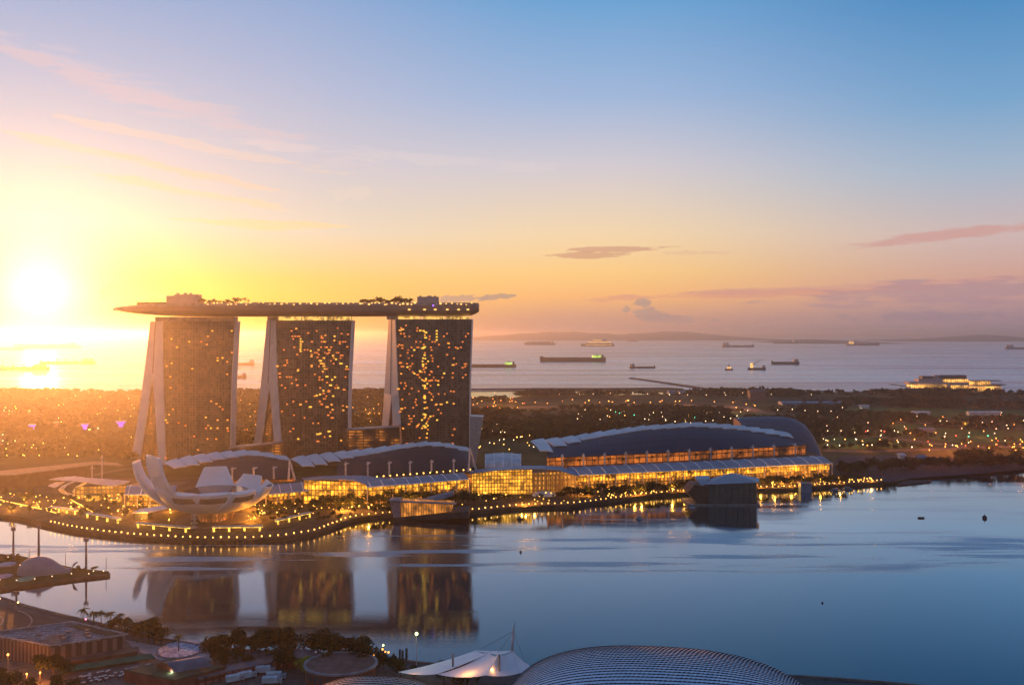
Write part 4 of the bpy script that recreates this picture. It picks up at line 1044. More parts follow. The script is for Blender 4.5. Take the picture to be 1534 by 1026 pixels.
for i in range(34): lamp(R.choice('yyw'), R.uniform(708, 800), R.uniform(640, 682), R.uniform(.45, .8))
for i in range(60): lamp(R.choice('wwwwo'), R.uniform(1228, 1534), R.uniform(622, 678), R.uniform(.6, 1.0), 9000 if i % 7 == 0 else 0, (1, .6, .3))
for px, py, k in ((1244,645,'g'),(1258,645,'g'),(1451,660,'g'),(1480,659,'g'),(1297,652,'r'),(1325,652,'r'),(1278,650,'r'),(1432,659,'r'),(1366,677,'w'),(1415,660,'w')): lamp(k, px, py+3, 1.3)
for i in range(22): lamp(R.choice('oro'), R.uniform(1375, 1534), R.uniform(668, 686), R.uniform(.6, 1.0), 34000, (1, .15, .02))
for i in range(6): lamp('o', 1240+i*26, 668+R.uniform(-1, 3), .9, 15000, (1, .35, .12))
for i in range(6): lamp('w', 1240+i*20, 654, .7, 11000, (1, .6, .35))
for px, py in ((18,605),(8,611),(24,612),(53,608),(75,621),(88,607),(150,620),(187,619),(130,605),(44,616),(60,611)): lamp('y', px, py+5, 1.1)
lamp('o', 134, 652, 2.8, 40000, (1, .55, .1)); lamp('w', 147, 650, 1.5); lamp('w', 4, 660, 1.2); lamp('w', 4, 670, 1.1); lamp('y', 100, 663, 1.3)
for i in range(70): lamp(R.choice('yyyw'), R.uniform(0, 215), R.choice([R.uniform(598, 640), R.uniform(662, 692)]), R.uniform(.4, .8))
for i in range(26): lamp(R.choice('yo'), R.choice([R.uniform(352, 384), R.uniform(528, 572)]), R.uniform(600, 655), R.uniform(.4, .8))
for i in range(9): lamp('o', 540+i*7, 626+R.uniform(-1, 1), .8)
for px, py in ((838,493),(1066,500),(1073,501),(1135,499),(1240,499)): pass

# warehouses, block on the coast, sheds
def shed(name, lab, px0, px1, py, h, D, m, rm=None):
    a, b_ = G(px0, py, LZ), G(px1, py, LZ); r = thing(name, lerp(a, b_, .5), lab, 'shed')
    MB().box(a.x, b_.x, a.y, a.y+D, LZ, LZ+h).build('wall', m, r)
    e = 1.5; MB().prism([(a.x-e, a.y-e, LZ+h), (b_.x+e, a.y-e, LZ+h), (b_.x+e, a.y+D+e, LZ+h), (a.x-e, a.y+D+e, LZ+h)], [(a.x-e, a.y-e, LZ+h+.6), (b_.x+e, a.y-e, LZ+h+.6), (b_.x+e, a.y+D/2, LZ+h+3), (a.x-e, a.y+D/2, LZ+h+3)]).build('roof', rm or m, r); return r
wsh = mat('white_shed', (.55, .53, .52), .6); gsh = mat('grey_shed', (.22, .22, .24), .6); bsh = mat('blue_shed', (.10, .20, .32), .5)
shed('coast_block', 'square grey block standing on the far coast', 1124, 1148, 600, 22, 26, mat('grey_block', (.10, .085, .09), .7))
shed('warehouse', 'low blue roofed warehouse right of the coast block', 1172, 1262, 607, 5, 30, bsh)
shed('white_hall', 'low white marquee on the right parkland', 1370, 1393, 623, 6, 14, wsh); shed('white_hall', 'small white shed by the far lawn edge', 1290, 1302, 612, 5, 12, wsh)
shed('white_hall', 'pair of white roofs right of the white marquee', 1452, 1500, 622, 5, 10, wsh); shed('grey_hall', 'low grey shed between park roads', 1380, 1400, 648, 5, 12, gsh)
shed('blue_kiosk', 'small bright blue roofed kiosk among the shore trees', 1377, 1386, 690, 4, 8, bsh); shed('white_kiosk', 'small white kiosk among the shore trees', 1349, 1355, 687, 4, 8, wsh)
for i, x in enumerate((1002,1018,1036,1056)): shed('blue_tent', 'blue roofed tent in the row on the coast before the breakwater', x, x+9, 590, 5, 14, bsh)['group'] = 'row of blue tents on the coast'
# cruise terminal
ct = thing('cruise_terminal', G(1430, 589, LZ), 'brightly lit cruise terminal with stepped decks on the far right coast', 'terminal')
Yt = G(0, 589, LZ).y; ctl = grid_emit('terminal_lit_deck', (1, .46, .09), 2.6, 5, 4, .8, .8, .03, sample=False); ctw = mat('terminal_wall', (.40, .35, .36), .6); ctr = mat('terminal_roof', (.12, .11, .12), .6)
def tb(px0, px1, py0, py1, dY, D, m, n_): a, b_ = P(px0, py1, Yt+dY), P(px1, py0, Yt+dY); MB().box(a.x, b_.x, Yt+dY, Yt+dY+D, a.z, b_.z).build(n_, m, ct)
tb(1366, 1418, 576, 581, 0, 30, ctl, 'lit_deck'); tb(1362, 1420, 572, 576, 3, 30, ctw, 'upper_deck'); tb(1376, 1412, 567.5, 572, 8, 24, ctw, 'upper_deck'); tb(1400, 1408, 562, 568, 10, 12, ctw, 'bridge_block')
tb(1382, 1398, 563.5, 567.5, 9, 20, ctr, 'dark_roof'); tb(1409, 1448, 562, 568, 9, 20, ctr, 'dark_roof'); tb(1414, 1450, 568, 573, 12, 20, ctl, 'lit_deck')
tb(1420, 1452, 573, 584, 4, 30, ctw, 'lower_deck'); tb(1424, 1450, 577, 583, 3.4, 2, ctl, 'lit_deck'); tb(1452, 1500, 580, 588, 0, 26, ctl, 'lit_deck'); tb(1450, 1484, 571, 576, 6, 20, ctl, 'lit_deck'); tb(1456, 1500, 576, 579, 8, 20, ctw, 'upper_deck')
tb(1455, 1500, 570, 571.2, 4, 26, ctr, 'thin_roof'); tb(1478, 1508, 575.8, 577, 4, 26, ctr, 'thin_roof'); tb(1366, 1500, 583, 590, 14, 10, ctr, 'quay')
a, b_ = P(1334, 576, Yt+10), P(1368, 581, Yt+2); MB().prism([a, b_, b_+Vector((0, 8, 0)), a+Vector((0, 8, 0))], [p+Vector((0, 0, 2.2)) for p in (a, b_, b_+Vector((0, 8, 0)), a+Vector((0, 8, 0)))]).build('gangway', ctr, ct)
# breakwaters
bw = mat('breakwater_stone', (.06, .05, .05), .9)
for pts, lab in ((((945,567),(985,572.5),(1030,579),(1075,586),(1095,588.5)), 'long thin breakwater angling out from the coast'), (((705,584),(800,583.2),(900,583.2),(1000,582.5),(1022,584)), 'low dark barrier line across the water near the coast')):
    c_ = [G(x, y, 0) for x, y in pts]; g = MB(); rr = []
    for i, p in enumerate(c_):
        d = c_[min(i+1, len(c_)-1)]-c_[max(i-1, 0)]; n = Vector((-d.y, d.x, 0)).normalized()*9; rr.append([p+n-Vector((0, 0, 1)), p+n*.5+Vector((0, 0, 4)), p-n*.5+Vector((0, 0, 4)), p-n-Vector((0, 0, 1))])
    g.grid(rr); tag(g.build('breakwater', bw), lab, 'breakwater')

# ships
hullD = mat('dark_ship_hull', (.05, .045, .05), .6); hullR = mat('rust_ship_hull', (.12, .05, .035), .6); shipW = mat('ship_white', (.5, .48, .48), .6)
litG = emit('ship_green_light', (.55, .85, .15), 1.1, var=.5, scale=.1); litO = emit('ship_amber_light', (1, .50, .15), 1.3, var=.7, scale=.08)
def ship(px0, px1, py, lab, kind='tanker', aft=1, hh=None, lit=None, hull=None, cat='ship'):
    """aft=1: superstructure at the right end"""
    c_ = G((px0+px1)/2, py, 0); s = c_.y/FPX; L = (px1-px0)*s; Wd = L*.13; H_ = (hh or 4.5)*s
    r = thing('cruise_ship' if kind == 'cruise' else 'tug_boat' if kind == 'tug' else 'crane_barge' if kind == 'crane' else 'cargo_ship', (c_.x, c_.y, 0), lab, cat)
    sg = aft; rows = []
    for u, wq, hq in ((-.5, .05, 1.25), (-.46, .5, 1.12), (-.38, .9, 1.), (0, 1, .94), (.42, 1, 1.), (.5, .8, 1.1)):
        x = c_.x+sg*u*L; rows.append([Vector((x, c_.y-Wd/2*wq, H_*hq)), Vector((x+sg*(.015*L if u < -.4 else 0), c_.y-Wd/2*wq*.85, -1)), Vector((x+sg*(.015*L if u < -.4 else 0), c_.y+Wd/2*wq*.85, -1)), Vector((x, c_.y+Wd/2*wq, H_*hq))])
    g = MB(); g.grid(rows, close=True); g.quad(*rows[0]); g.quad(*rows[-1]); g.build('hull', hull or hullD, r)
    def bx(u0, u1, h0, h1, wf=.8, m=shipW, n_='superstructure'):
        x0, x1 = sorted((c_.x+sg*u0*L, c_.x+sg*u1*L)); MB().box(x0, x1, c_.y-Wd*wf/2, c_.y+Wd*wf/2, h0*s, h1*s).build(n_, m, r)
    h = (hh or 4.5)*.93
    if kind == 'cruise':
        bx(-.36, .46, h, h+2.0, .9); bx(-.28, .40, h+2.0, h+3.6, .8, litO, 'lit_deck'); bx(-.20, .30, h+3.6, h+5.0, .7); bx(-.12, .12, h+5, h+6.3, .6, litO, 'lit_deck'); bx(.16, .26, h+5, h+7.6, .4, mat('blue_funnel', (.05, .12, .4), .5), 'funnel')
        bx(-.34, .44, h*.45, h*.75, 1.02, litO, 'lit_deck')
    elif kind == 'container':
        for i in range(9): bx(-.42+i*.085, -.42+i*.085+.075, h, h+2.2+(i*7 % 3)*.4, .9, mat(('box_red','box_grey','box_blue')[i % 3], ((.2,.08,.06),(.2,.19,.2),(.08,.12,.2))[i % 3], .7), 'container_stack')
        bx(.38, .43, h, h+4.5); 
    elif kind == 'tug':
        bx(-.2, .25, h, h+2.8, .8, lit or shipW); bx(-.12, .12, h+2.8, h+5, .5); bx(-.02, .03, h+5, h+8, .08, hullD, 'mast')
    elif kind == 'crane':
        bx(.3, .45, h, h+4, .9, shipW); bx(-.35, -.2, h, h+7, .6, lit or litO, 'tower_block')
        a = Vector((c_.x-sg*.25*L, c_.y, (h+4)*s)); MB().tube([a, a+Vector((sg*.5*L, 0, 8.5*s))], [.6*s, .3*s], 5).build('crane_jib', hullD, r)
    else:
        bx(.30, .43, h, h+3.6, .9, lit or shipW); bx(.33, .40, h+3.6, h+5.0, .7); bx(.44, .47, h, h+4.6, .3, hullD, 'funnel'); bx(-.47, -.44, h*1.1, h+2.6, .1, hullD, 'bow_mast')
        bx(-.40, .27, h, h+.5, .7, hull or hullD, 'deck_hatches')
        if kind == 'bulk':
            for i in range(4): bx(-.34+i*.16, -.325+i*.16, h, h+4.2, .12, hullD, 'deck_crane')
    return r
ship(-30, 36, 524, 'faint long ship at the far left under the sun', hh=3.5); ship(22, 119, 521.5, 'faint long ship behind in the glare at left', 'container', hh=4)
ship(58, 142, 544.5, 'bulk carrier with deck cranes in the golden glare', 'bulk', hh=3, hull=hullR); ship(-30, 72, 554, 'nearest bulk carrier at the left edge in the golden glare', 'bulk', hh=4.5, hull=hullR)
ship(346, 381, 547, 'small cargo ship seen between the leftmost and middle towers', hh=3.5, hull=hullR); ship(340, 369, 566, 'workboat with lit deckhouse between the leftmost and middle towers', 'crane', hh=4, lit=litO)
ship(690, 773, 550, 'long low tanker just right of the towers with yellow lit bridge', hh=4, lit=litG); ship(808, 907, 541.5, 'large dark tanker with green lit bridge in mid sea', hh=6, lit=litG)
ship(785, 832, 516.5, 'faint container ship near the horizon', 'container', hh=2.6); ship(870, 920, 518.5, 'lit white cruise ship near the horizon', 'cruise', -1*-1, hh=3.2, lit=litO)
ship(940, 955, 511.5, 'tiny ship near the horizon right of the cruise ship', hh=1.2); ship(943, 982, 551.5, 'low dark barge without bridge right of the large tanker', 'tanker', -1, hh=2.2)
ship(1082, 1130, 520, 'dark ship with bridge at its left end below the hills', 'tanker', -1, hh=2.4); ship(1158, 1195, 514.5, 'faint ship close to the island', hh=1.8)
ship(1268, 1318, 517.5, 'dark ship with brightly lit stern at its left end', 'tanker', -1, hh=2.4, lit=litO); ship(1086, 1098, 554.5, 'small orange lit tug near the crane barge', 'tug', hh=2.4, lit=litO)
ship(1120, 1147, 554, 'crane barge with raised jib in mid sea', 'crane', hh=3.2); ship(1155, 1197, 545.5, 'dark cargo ship right of the crane barge', hh=3.4); ship(1507, 1556, 523, 'dark ship cut by the right edge', 'tanker', -1, hh=2.4)
# small lights on the hills and far coast
hl = thing('coast_light', (0, 0, 0), 'tiny orange light on the distant right shore', 'light', 'tiny lights on the distant shore'); MB().sphere((0, 0, 12), 9, 6, 4, .8).build('lamp_head', emit('far_light', (1, .42, .12), 12), hl); MB().tube([(0, 0, 0), (0, 0, 8)], 1.5, 5).build('pole', hullD, hl)
for i, px in enumerate([838, 1064, 1074, 1286, 1298, 1376, 1450, 1476]+[R.uniform(1270, 1534) for _ in range(16)]):
    p = G(px, 505.8+R.uniform(-.8, 1.6), 0); s = R.uniform(.5, 1.4)*(1.5 if i < 8 else .8); o = hl if i == 0 else copy_tree(hl, p); o.location = p; o.scale = (s,)*3

# supertrees with violet light
for px, py, hpx, lab in ((181, 631, 15, 'rightmost steel garden tree with violet lit funnel crown'), (127, 635, 12, 'middle steel garden tree with violet lit funnel crown'), (48, 636, 11, 'leftmost steel garden tree with violet lit funnel crown'), (84, 633, 8, 'shorter steel garden tree with pale crown')):
    Y = 1330; t_ = P(px, py, Y); r = thing('steel_tree', (t_.x, Y, LZ), lab, 'garden tree', None)
    rad = hpx*.5*Y/FPX; rows = []
    for q, w_ in ((LZ, 3), (t_.z-14, 2.2), (t_.z-9, 3.2), (t_.z-4, rad*.55), (t_.z, rad)): rows.append([Vector((t_.x+cos(2*pi*j/14)*w_, Y+sin(2*pi*j/14)*w_, q)) for j in range(14)])
    MB().grid(rows[:3], close=True).build('trunk', mat('steel_trunk', (.12, .07, .08), .6), r); MB().grid(rows[2:], close=True).build('crown', emit('violet_crown', (.28, .10, .95), 1.0) if hpx > 8 else mat('steel_trunk', (.12, .07, .08), .6), r)
    MB().tube([(t_.x, Y, t_.z), (t_.x, Y, t_.z+.8)], [rad, rad*1.02], 14).build('crown_rim', mat('crown_rim', (.3, .22, .22), .6), r)

# ------------------------------------------------------------------ left waterfront
lb = thing('long_terminal', G(60, 735, LZ), 'long low brown building with pale flat roof at the far left', 'building')
z = 18; T_ = [G(x, y, z) for x, y in ((-120,715),(22,711),(142,695.5),(186,697.5),(176,693),(140,691),(0,705),(-120,708))]
MB().slab(T_, 1.2).build('roof', mat('long_roof', (.16, .13, .12), .8, spec=.2), lb)
W_ = [G(x, y, z) for x, y in ((-118,714),(21,710.3),(140,695.2),(138,692),(0,705.6),(-118,708.6))]
MB().prism([Vector((p.x, p.y, LZ)) for p in W_], [Vector((p.x, p.y, z-1.3)) for p in W_]).build('wall', mat('long_wall', (.12, .08, .06), .7), lb)
lv = thing('wing_canopy', G(130, 735, 3), 'pale wing shaped canopy with curved bands on the left waterfront', 'canopy')
MB().slab([G(x, y, 19) for x, y in ((74,717.5),(90,714.5),(112,712.8),(135,715.5),(195,720),(192,722),(170,727.5),(150,725),(122,721),(100,719.5))], .8).build('wing_roof', mat('wing_panel', (.30, .30, .38), .7, spec=.2), lv)
MB().slab([G(x, y, 16) for x, y in ((72,727),(84,722),(98,721),(82,730))], .6).build('wing_fin', mat('wing_panel', (.30, .30, .38), .7, spec=.2), lv)
for pth in (((104,722,18),(93,727,16),(87,733,13),(92,738,9),(108,743,6),(124,745,4)), ((124,723,18),(113,729,15),(108,736,11),(113,742,6),(120,745,4))):
    c_ = [G(x, y, zz) for x, y, zz in pth]; g = MB(); g.grid([[p for p in c_], [p+Vector((3.5, 3, 0)) for p in c_]]); g.grid([[p+Vector((3.5, 3, -.5)) for p in c_], [p-Vector((0, 0, .5)) for p in c_]]); g.grid([[p-Vector((0, 0, .5)) for p in c_], c_]); g.build('curved_band', mat('band_white', (.55, .52, .48), .5), lv)
a, b_ = G(112, 748, 3), G(188, 746, 3); MB().quad(a, b_, b_+Vector((0, 0, 12)), a+Vector((0, 0, 12))).build('lit_hall', grid_emit('wing_hall_interior', (1, .42, .06), .8, 4, 4, .8, .9, .15), lv)
for x, lab in ((138, 'left tall pale pole behind the wing canopy'), (153, 'right taller pale pole behind the wing canopy')):
    p = G(x, 724, 3); o = thing('tall_pole', p, lab, 'pole'); MB().tube([p, Vector((p.x, p.y, 22 if x < 150 else 33))], [1.0, .7], 6).build('mast', col_m, o)
    MB().box(p.x-2.2, p.x+2.2, p.y-.3, p.y+.3, (22 if x < 150 else 33)-3, (22 if x < 150 else 33)-2.3).build('cross_arm', col_m, o)
ks = [(190,757,'glowing orange kiosk left of the lotus museum',18,3.2),(162,752,'small lit stall beside the wing canopy',10,2.6),(128,750,'bright yellow stall under the wing canopy',12,5),(222,760,'lit bar front beneath the fan canopy',14,3)]
for px, py, lab, wd, h in ks:
    a = G(px, py, 3); o = thing('lit_kiosk', a, lab, 'kiosk'); MB().box(a.x, a.x+wd, a.y, a.y+6, 3, 3+h).build('lit_front', grid_emit('kiosk_interior', (1, .45, .05), 1.6, 2.5, 4, .3), o); MB().box(a.x-.7, a.x+wd+.7, a.y-.8, a.y+6.8, 3+h, 3.5+h).build('roof', mat('kiosk_roof', (.2, .16, .15), .6), o)
stripm = emit('strip_light', (1, .50, .07), 2.6, sample=True)
for (x0, y0, x1, y1), lab in zip(((106,748,140,767),(0,748,12,751),(16,752,62,762),(70,764,84,768)), ('long diagonal yellow light strip on the left waterfront steps', 'short light strip at the left edge', 'light strip along the left promenade wall', 'short light strip left of the shade pavilions')):
    a, b_ = G(x0, y0, 4), G(x1, y1, 4); o = thing('light_strip', lerp(a, b_, .5), lab, 'light'); MB().tube([a, b_], .45, 5).build('tube', stripm, o); MB().tube([a-Vector((0, -.6, .9)), b_-Vector((0, -.6, .9))], .6, 4).build('rail', mat('kiosk_roof', (.2, .16, .15), .6), o)
# plaza lamps (some with their own light)
pz = thing('plaza_lamp', (0, 0, 0), 'golden plaza lamp between the arcades and the water', 'lamp', 'golden plaza lamps'); MB().tube([(0, 0, -.2), (0, 0, 3.6)], [.12, .1], 5).build('pole', mat('lamp_post', (.12, .10, .09), .6), pz); MB().sphere((0, 0, 4), .6, 7, 5).build('lamp_head', emit('plaza_lamp_glow', (1, .52, .08), 5), pz)
zones = [(0,110,745,768,46),(110,200,745,778,40),(200,260,750,785,20),(370,470,752,782,40),(470,590,762,768,30),(590,700,757,764,14),(700,860,742,758,22),(860,1030,738,750,46),(1135,1320,720,733,60)]
n_l = 0
shoreY = lambda px: interp(px, SHORE)
for x0, x1, y0, y1, n in zones:
    for i in range(n):
        px = R.uniform(x0, x1); py = min(R.uniform(y0, y1), shoreY(px)-5)
        p = G(px, py, 3.1)
        if n_l == 0: pz.location = p; o = pz
        else: o = copy_tree(pz, p, scale=R.uniform(.35, 1.1))
        n_l += 1
        if n_l % 7 == 0:
            l = bpy.data.lights.new('lamp_light', 'POINT'); l.volume_factor = 0; l.energy = 15000; l.color = (1, .36, .035); l.shadow_soft_size = .8; q = bpy.data.objects.new('lamp_light', l); C.objects.link(q); q.parent = o; q.location = (0, 0, 7)
for i in range(60):
    px = R.uniform(0, 215); plant(young, G(px, R.uniform(742, 772) if px < 100 else R.uniform(748, 776), 3), 'small dark tree on the left waterfront', 'trees on the left waterfront', R.uniform(.6, 1.1))
for i in range(70):
    px = R.uniform(375, 590); plant(young, G(px, min(shoreY(px)-7, R.uniform(754, 784)), 3), 'small dark tree right of the lotus museum', 'small trees right of the lotus museum', R.uniform(.6, 1.1))
for i in range(36):
    px = R.uniform(700, 1030); plant(young, G(px, min(shoreY(px)-9, lerp(752, 737, (px-700)/330)), 3), 'small dark tree on the plaza edge before the galleria', 'small trees on the plaza edge before the galleria', R.uniform(.5, .9))
for i in range(34):
    px = R.choice([R.uniform(865, 1030), R.uniform(1140, 1300)]); plant(palms, G(px, min(shoreY(px)-5, lerp(748, 728, (px-865)/435)), 3), 'palm on the promenade before the long right arcade', 'palms on the right promenade', R.uniform(.6, .85))
# small dome tent on the central plaza, kiosks by the right quay, moored boats
dt = thing('dome_tent', G(815, 742, 3), 'small pale blue dome tent on the central plaza', 'tent'); p = G(815, 742, 3)
rows = [[Vector((p.x+cos(2*pi*j/20)*12*cos(a), p.y+sin(2*pi*j/20)*7*cos(a), 3+4.5*sin(a))) for j in range(20)] for a in (0, .4, .8, 1.2, 1.5)]
MB().grid(rows, close=True).build('fabric_shell', mat('tent_blue', (.35, .42, .55), .5), dt, smooth=True); MB().tube([p+Vector((0, 0, 4.4)), p+Vector((0, 0, 5.4))], .3, 5).build('finial', col_m, dt)
kb = thing('ticket_kiosk', G(1207, 737, 3), 'dark blue square kiosk on the right quay', 'kiosk'); p = G(1207, 737, 0); MB().box(p.x-5.5, p.x+5.5, p.y-2, p.y+6, 0, 9).build('wall', bsh, kb); MB().box(p.x-6.2, p.x+6.2, p.y-2.7, p.y+6.7, 9, 9.6).build('roof', gsh, kb)
def boat(px, py, L, lab, m, cabin=True, name='moored_boat'):
    p = G(px, py, 0); o = thing(name, p, lab, 'boat'); rows = []
    for u, w_ in ((-.5, .7), (-.2, 1), (.2, .95), (.5, .05)): rows.append([Vector((p.x+u*L, p.y-w_*L*.15, 1.0)), Vector((p.x+u*L*.92, p.y-w_*L*.08, -.2)), Vector((p.x+u*L*.92, p.y+w_*L*.08, -.2)), Vector((p.x+u*L, p.y+w_*L*.15, 1.0))])
    g = MB(); g.grid(rows, close=True); g.quad(*rows[0]); g.build('hull', m, o)
    if cabin: MB().box(p.x-L*.25, p.x+L*.15, p.y-L*.1, p.y+L*.1, 1, 2.6).build('cabin', bsh, o); MB().box(p.x-L*.28, p.x+L*.18, p.y-L*.12, p.y+L*.12, 2.6, 2.8).build('roof', m, o)
boat(1252, 735, 12, 'blue moored boat beside the right quay', bsh); boat(1270, 733, 12, 'second blue moored boat nearer the quay end', bsh)
boat(958, 777, 7, 'small pale blue boat in the bay left of the dark pavilion', mat('boat_pale', (.4, .5, .6), .5)); boat(1037, 760, 6, 'small pale blue boat at the foot of the dark pavilion', mat('boat_pale', (.4, .5, .6), .5)); boat(779, 778, 6, 'small dark boat off the central plaza', hullD)
boat(1380, 776, 6, 'faint tiny boat alone in the right bay', hullD, False)
for px, py, s, lab in ((1475, 776, 1.9, 'black round buoy in the right bay'), (1232, 903, .6, 'tiny black buoy in the lower right bay'), (780, 827, .9, 'tiny dark buoy right of the tower reflections')):
    p = G(px, py, 0); o = thing('buoy', p, lab, 'buoy'); MB().sphere(p+Vector((0, 0, s*.4)), s, 10, 7).build('float', hullD, o); MB().tube([p, p+Vector((0, 0, s*2))], s*.12, 5).build('stick', hullD, o)
# quay arm at the right end of the promenade
qa = MB(); qa.prism([G(x, y, 0) for x, y in ((1345,728),(1393,723),(1396,720),(1345,721))], [p+Vector((0, 0, 1.2)) for p in [G(x, y, 0) for x, y in ((1345,728),(1393,723),(1396,720),(1345,721))]]); tag(qa.build('jetty', bw), 'low dark jetty arm on the right bay shore', 'jetty')
# ------------------------------------------------------------------ floating platform with whale dome and light masts
plat = MB(); pp = [G(x, y, 1.4) for x, y in ((-260,905),(-120,893),(0,882),(60,873),(120,865),(165,860),(163,855.5),(110,850),(60,838),(30,832),(0,829),(-200,822))]
plat.prism([Vector((p.x, p.y, -.8)) for p in pp], [Vector((p.x, p.y, 1.4)) for p in pp])
tag(plat.build('floating_island', ground_mat('platform_grass', (.05, .05, .02), (.07, .065, .025), (.09, .08, .035), .08)), 'low floating island with dark grass', kind='structure')
g = MB(); edge = [G(x, y, 1.5) for x, y in ((-260,905),(-120,893),(0,882),(60,873),(120,865),(165,860))]
g.grid([[p+Vector((0, -1.6, 0)) for p in edge], [p+Vector((0, 1.5, .25)) for p in edge]]); g.grid([[p+Vector((0, -1.6, -1.5)) for p in edge], [p+Vector((0, -1.6, 0)) for p in edge]])
tag(g.build('floating_walkway', pave), 'pale walkway along the near edge of the floating island', kind='structure')
wh = thing('whale_dome', G(66, 857, 1.4), 'smooth grey whale shaped dome with raised tail on the floating island', 'dome')
Yw = G(66, 857, 1.4).y; wm = mat('whale_fabric', (.20, .21, .25), .55, var=.06, scale=.2); rows = []
for px, top, hw_ in ((31,852,3),(33,845,6),(38,838.5,8),(46,834.5,9.5),(56,833,10),(66,834.5,9.5),(76,839,8),(86,845,6),(95,849.5,4),(103,851,2.4),(108,850,1.4)):
    c_ = XZ(px, Yw, 1.2); h = P(px, top, Yw).z-1.2
    rows.append([Vector((c_.x, c_.y-hw_*cos(pi*j/12), 1.2+h*sin(pi*j/12)**.8)) for j in range(13)])
MB().grid(rows).build('body', wm, wh, smooth=True)
for s in (-1, 1):
    a = P(107, 851, Yw); b_ = P(116, 842.5, Yw+s*4); c2 = P(110, 845, Yw+s*5); MB().prism([a, b_, c2], [p+Vector((0, .4, .7)) for p in (a, b_, c2)]).build('tail_fin', wm, wh)
for px, py0, py1, lab, r_ in ((20, 790, 838, 'tall light mast left of the whale dome', .8), (58, 786, 836, 'tallest light mast just behind the whale dome', .9), (129, 806, 853, 'lone light mast near the tip of the floating island', .8), (24.5, 885, 905, 'short mast at the near shore below the floating island', .7), (159, 834, 856, 'thin pole at the tip of the floating island', .22), (98, 829, 850, 'thin pole right of the whale dome', .22), (44, 822, 836, 'thin pole behind the whale head', .2)):
    b0 = G(px, py1, 1.4); t = P(px, py0, b0.y); o = thing('light_mast', b0, lab, 'mast'); MB().tube([b0-Vector((0, 0, .4)), Vector((b0.x, b0.y, t.z))], [r_, r_*.7], 8).build('pole', mat('mast_grey', (.16, .15, .17), .6), o)
    if r_ > .5: MB().box(b0.x-1.5, b0.x+1.5, b0.y-.5, b0.y+.5, t.z-2.2, t.z).build('light_head', mat('mast_grey', (.16, .15, .17), .6), o)
isl = thing('island_lamp', (0, 0, 0), 'small pale lamp along the floating island edge', 'lamp', 'lamps on the floating island'); MB().tube([(0, 0, 0), (0, 0, .8)], .1, 5).build('post', mat('lamp_post', (.12, .10, .09), .6), isl); MB().sphere((0, 0, 1), .32, 7, 5).build('globe', emit('island_lamp_glow', (1, .75, .45), 3), isl)
pts = [(0,870),(25,871),(52,869),(78,865),(107,861),(133,861),(140,857),(155,857),(100,855),(12,836),(68,858),(30,848),(85,858)]
for i, (x, y) in enumerate(pts):
    p = G(x, y, 1.5)
    if i == 0: isl.location = p
    else: copy_tree(isl, p)
for i in range(16):
    x = R.choice([R.uniform(0, 30), R.uniform(110, 150)]); plant(trees, G(x, R.uniform(836, 842) if x < 40 else R.uniform(853, 856), 1.4), 'small shrub tree on the floating island', 'shrubs on the floating island', R.uniform(.22, .42))
for px, py, col, lab in ((10,845,(.35,.36,.42),'pale blue round bed on the floating island'), (4,863,(.40,.25,.30),'pink round bed on the floating island'), (38,867,(.10,.28,.20),'turquoise long bed on the floating island')):
    p = G(px, py, 1.4); o = MB().tube([p, p+Vector((0, 0, .25))], [6, 5.8], 24).build('flower_bed', mat('bed_'+str(px), col, .7)); tag(o, lab, 'flower bed')

# ------------------------------------------------------------------ near shore
sheet('event_road', [G(x, y, 3) for x, y in ((-200,900),(0,906),(60,922),(140,944),(190,957),(150,975),(-60,985),(-300,960))], 3.05, asph, .2, 'dark curved road on the near shore')
def line(name, pts, wd, m, lab, z=3.08):
    c_ = smooth_path([G(x, y, z) for x, y in pts], 5); g = MB(); l, r_ = [], []
    for i, p in enumerate(c_):
        d = c_[min(i+1, len(c_)-1)]-c_[max(i-1, 0)]; n = Vector((-d.y, d.x, 0)).normalized()*wd/2; l.append(p+n); r_.append(p-n)
    g.grid([l, r_]); return tag(g.build(name, m), lab, kind='structure')
wline = mat('road_paint', (.30, .28, .27), .8)
line('road_marking', [(26,914),(38,918),(47,926),(46,934),(36,941),(24,945)], .7, wline, 'curved pale road marking'); line('road_marking', [(-6,920),(4,926),(2,934),(-6,940)], .7, wline, 'pale road marking at the left edge')
fsm = smooth_path(fs[1:], 4); g = MB()
g.grid([[Vector((p.x, p.y, -.5)) for p in inset(fsm, .3)], [Vector((p.x, p.y, 4.1)) for p in inset(fsm, .3)], [Vector((p.x, p.y, 4.1)) for p in inset(fsm, -.4)], [Vector((p.x, p.y, 3)) for p in inset(fsm, -.4)]])
tag(g.build('quay_wall', mat('quay_stone', (.20, .17, .16), .8), None), 'low stone parapet along the near shore', 'wall')
sheet('pale_plaza', [G(x, y, 3) for x, y in ((188,958),(215,963),(262,972),(322,981),(318,990),(300,985),(240,988),(205,975))], 3.06, mat('pale_paving', (.30, .29, .32), .8, var=.15, scale=.3), .2, 'pale paved plaza by the water')
md = thing('mosaic_fountain', G(272, 973, 3), 'round blue and white mosaic fountain on the near plaza', 'fountain'); p = G(272, 973, 3)
mm, t, b, o = new_mat('mosaic'); gg = t.new('ShaderNodeTexCoord').outputs['Object']; t.l.new(t.ramp(t.noise(gg, .45, 4, .7), [(.42, (.06, .10, .20, 1)), (.5, (.16, .24, .38, 1)), (.58, (.42, .46, .55, 1))]), b.inputs['Base Color'])
MB().tube([p, p+Vector((0, 0, .6))], [11.2, 11.2], 36).build('basin', mm, md); MB().tube([p-Vector((0, 0, .1)), p+Vector((0, 0, .35))], [12.2, 12.0], 36).build('rim', mat('quay_stone', (.20, .17, .16), .8), md)

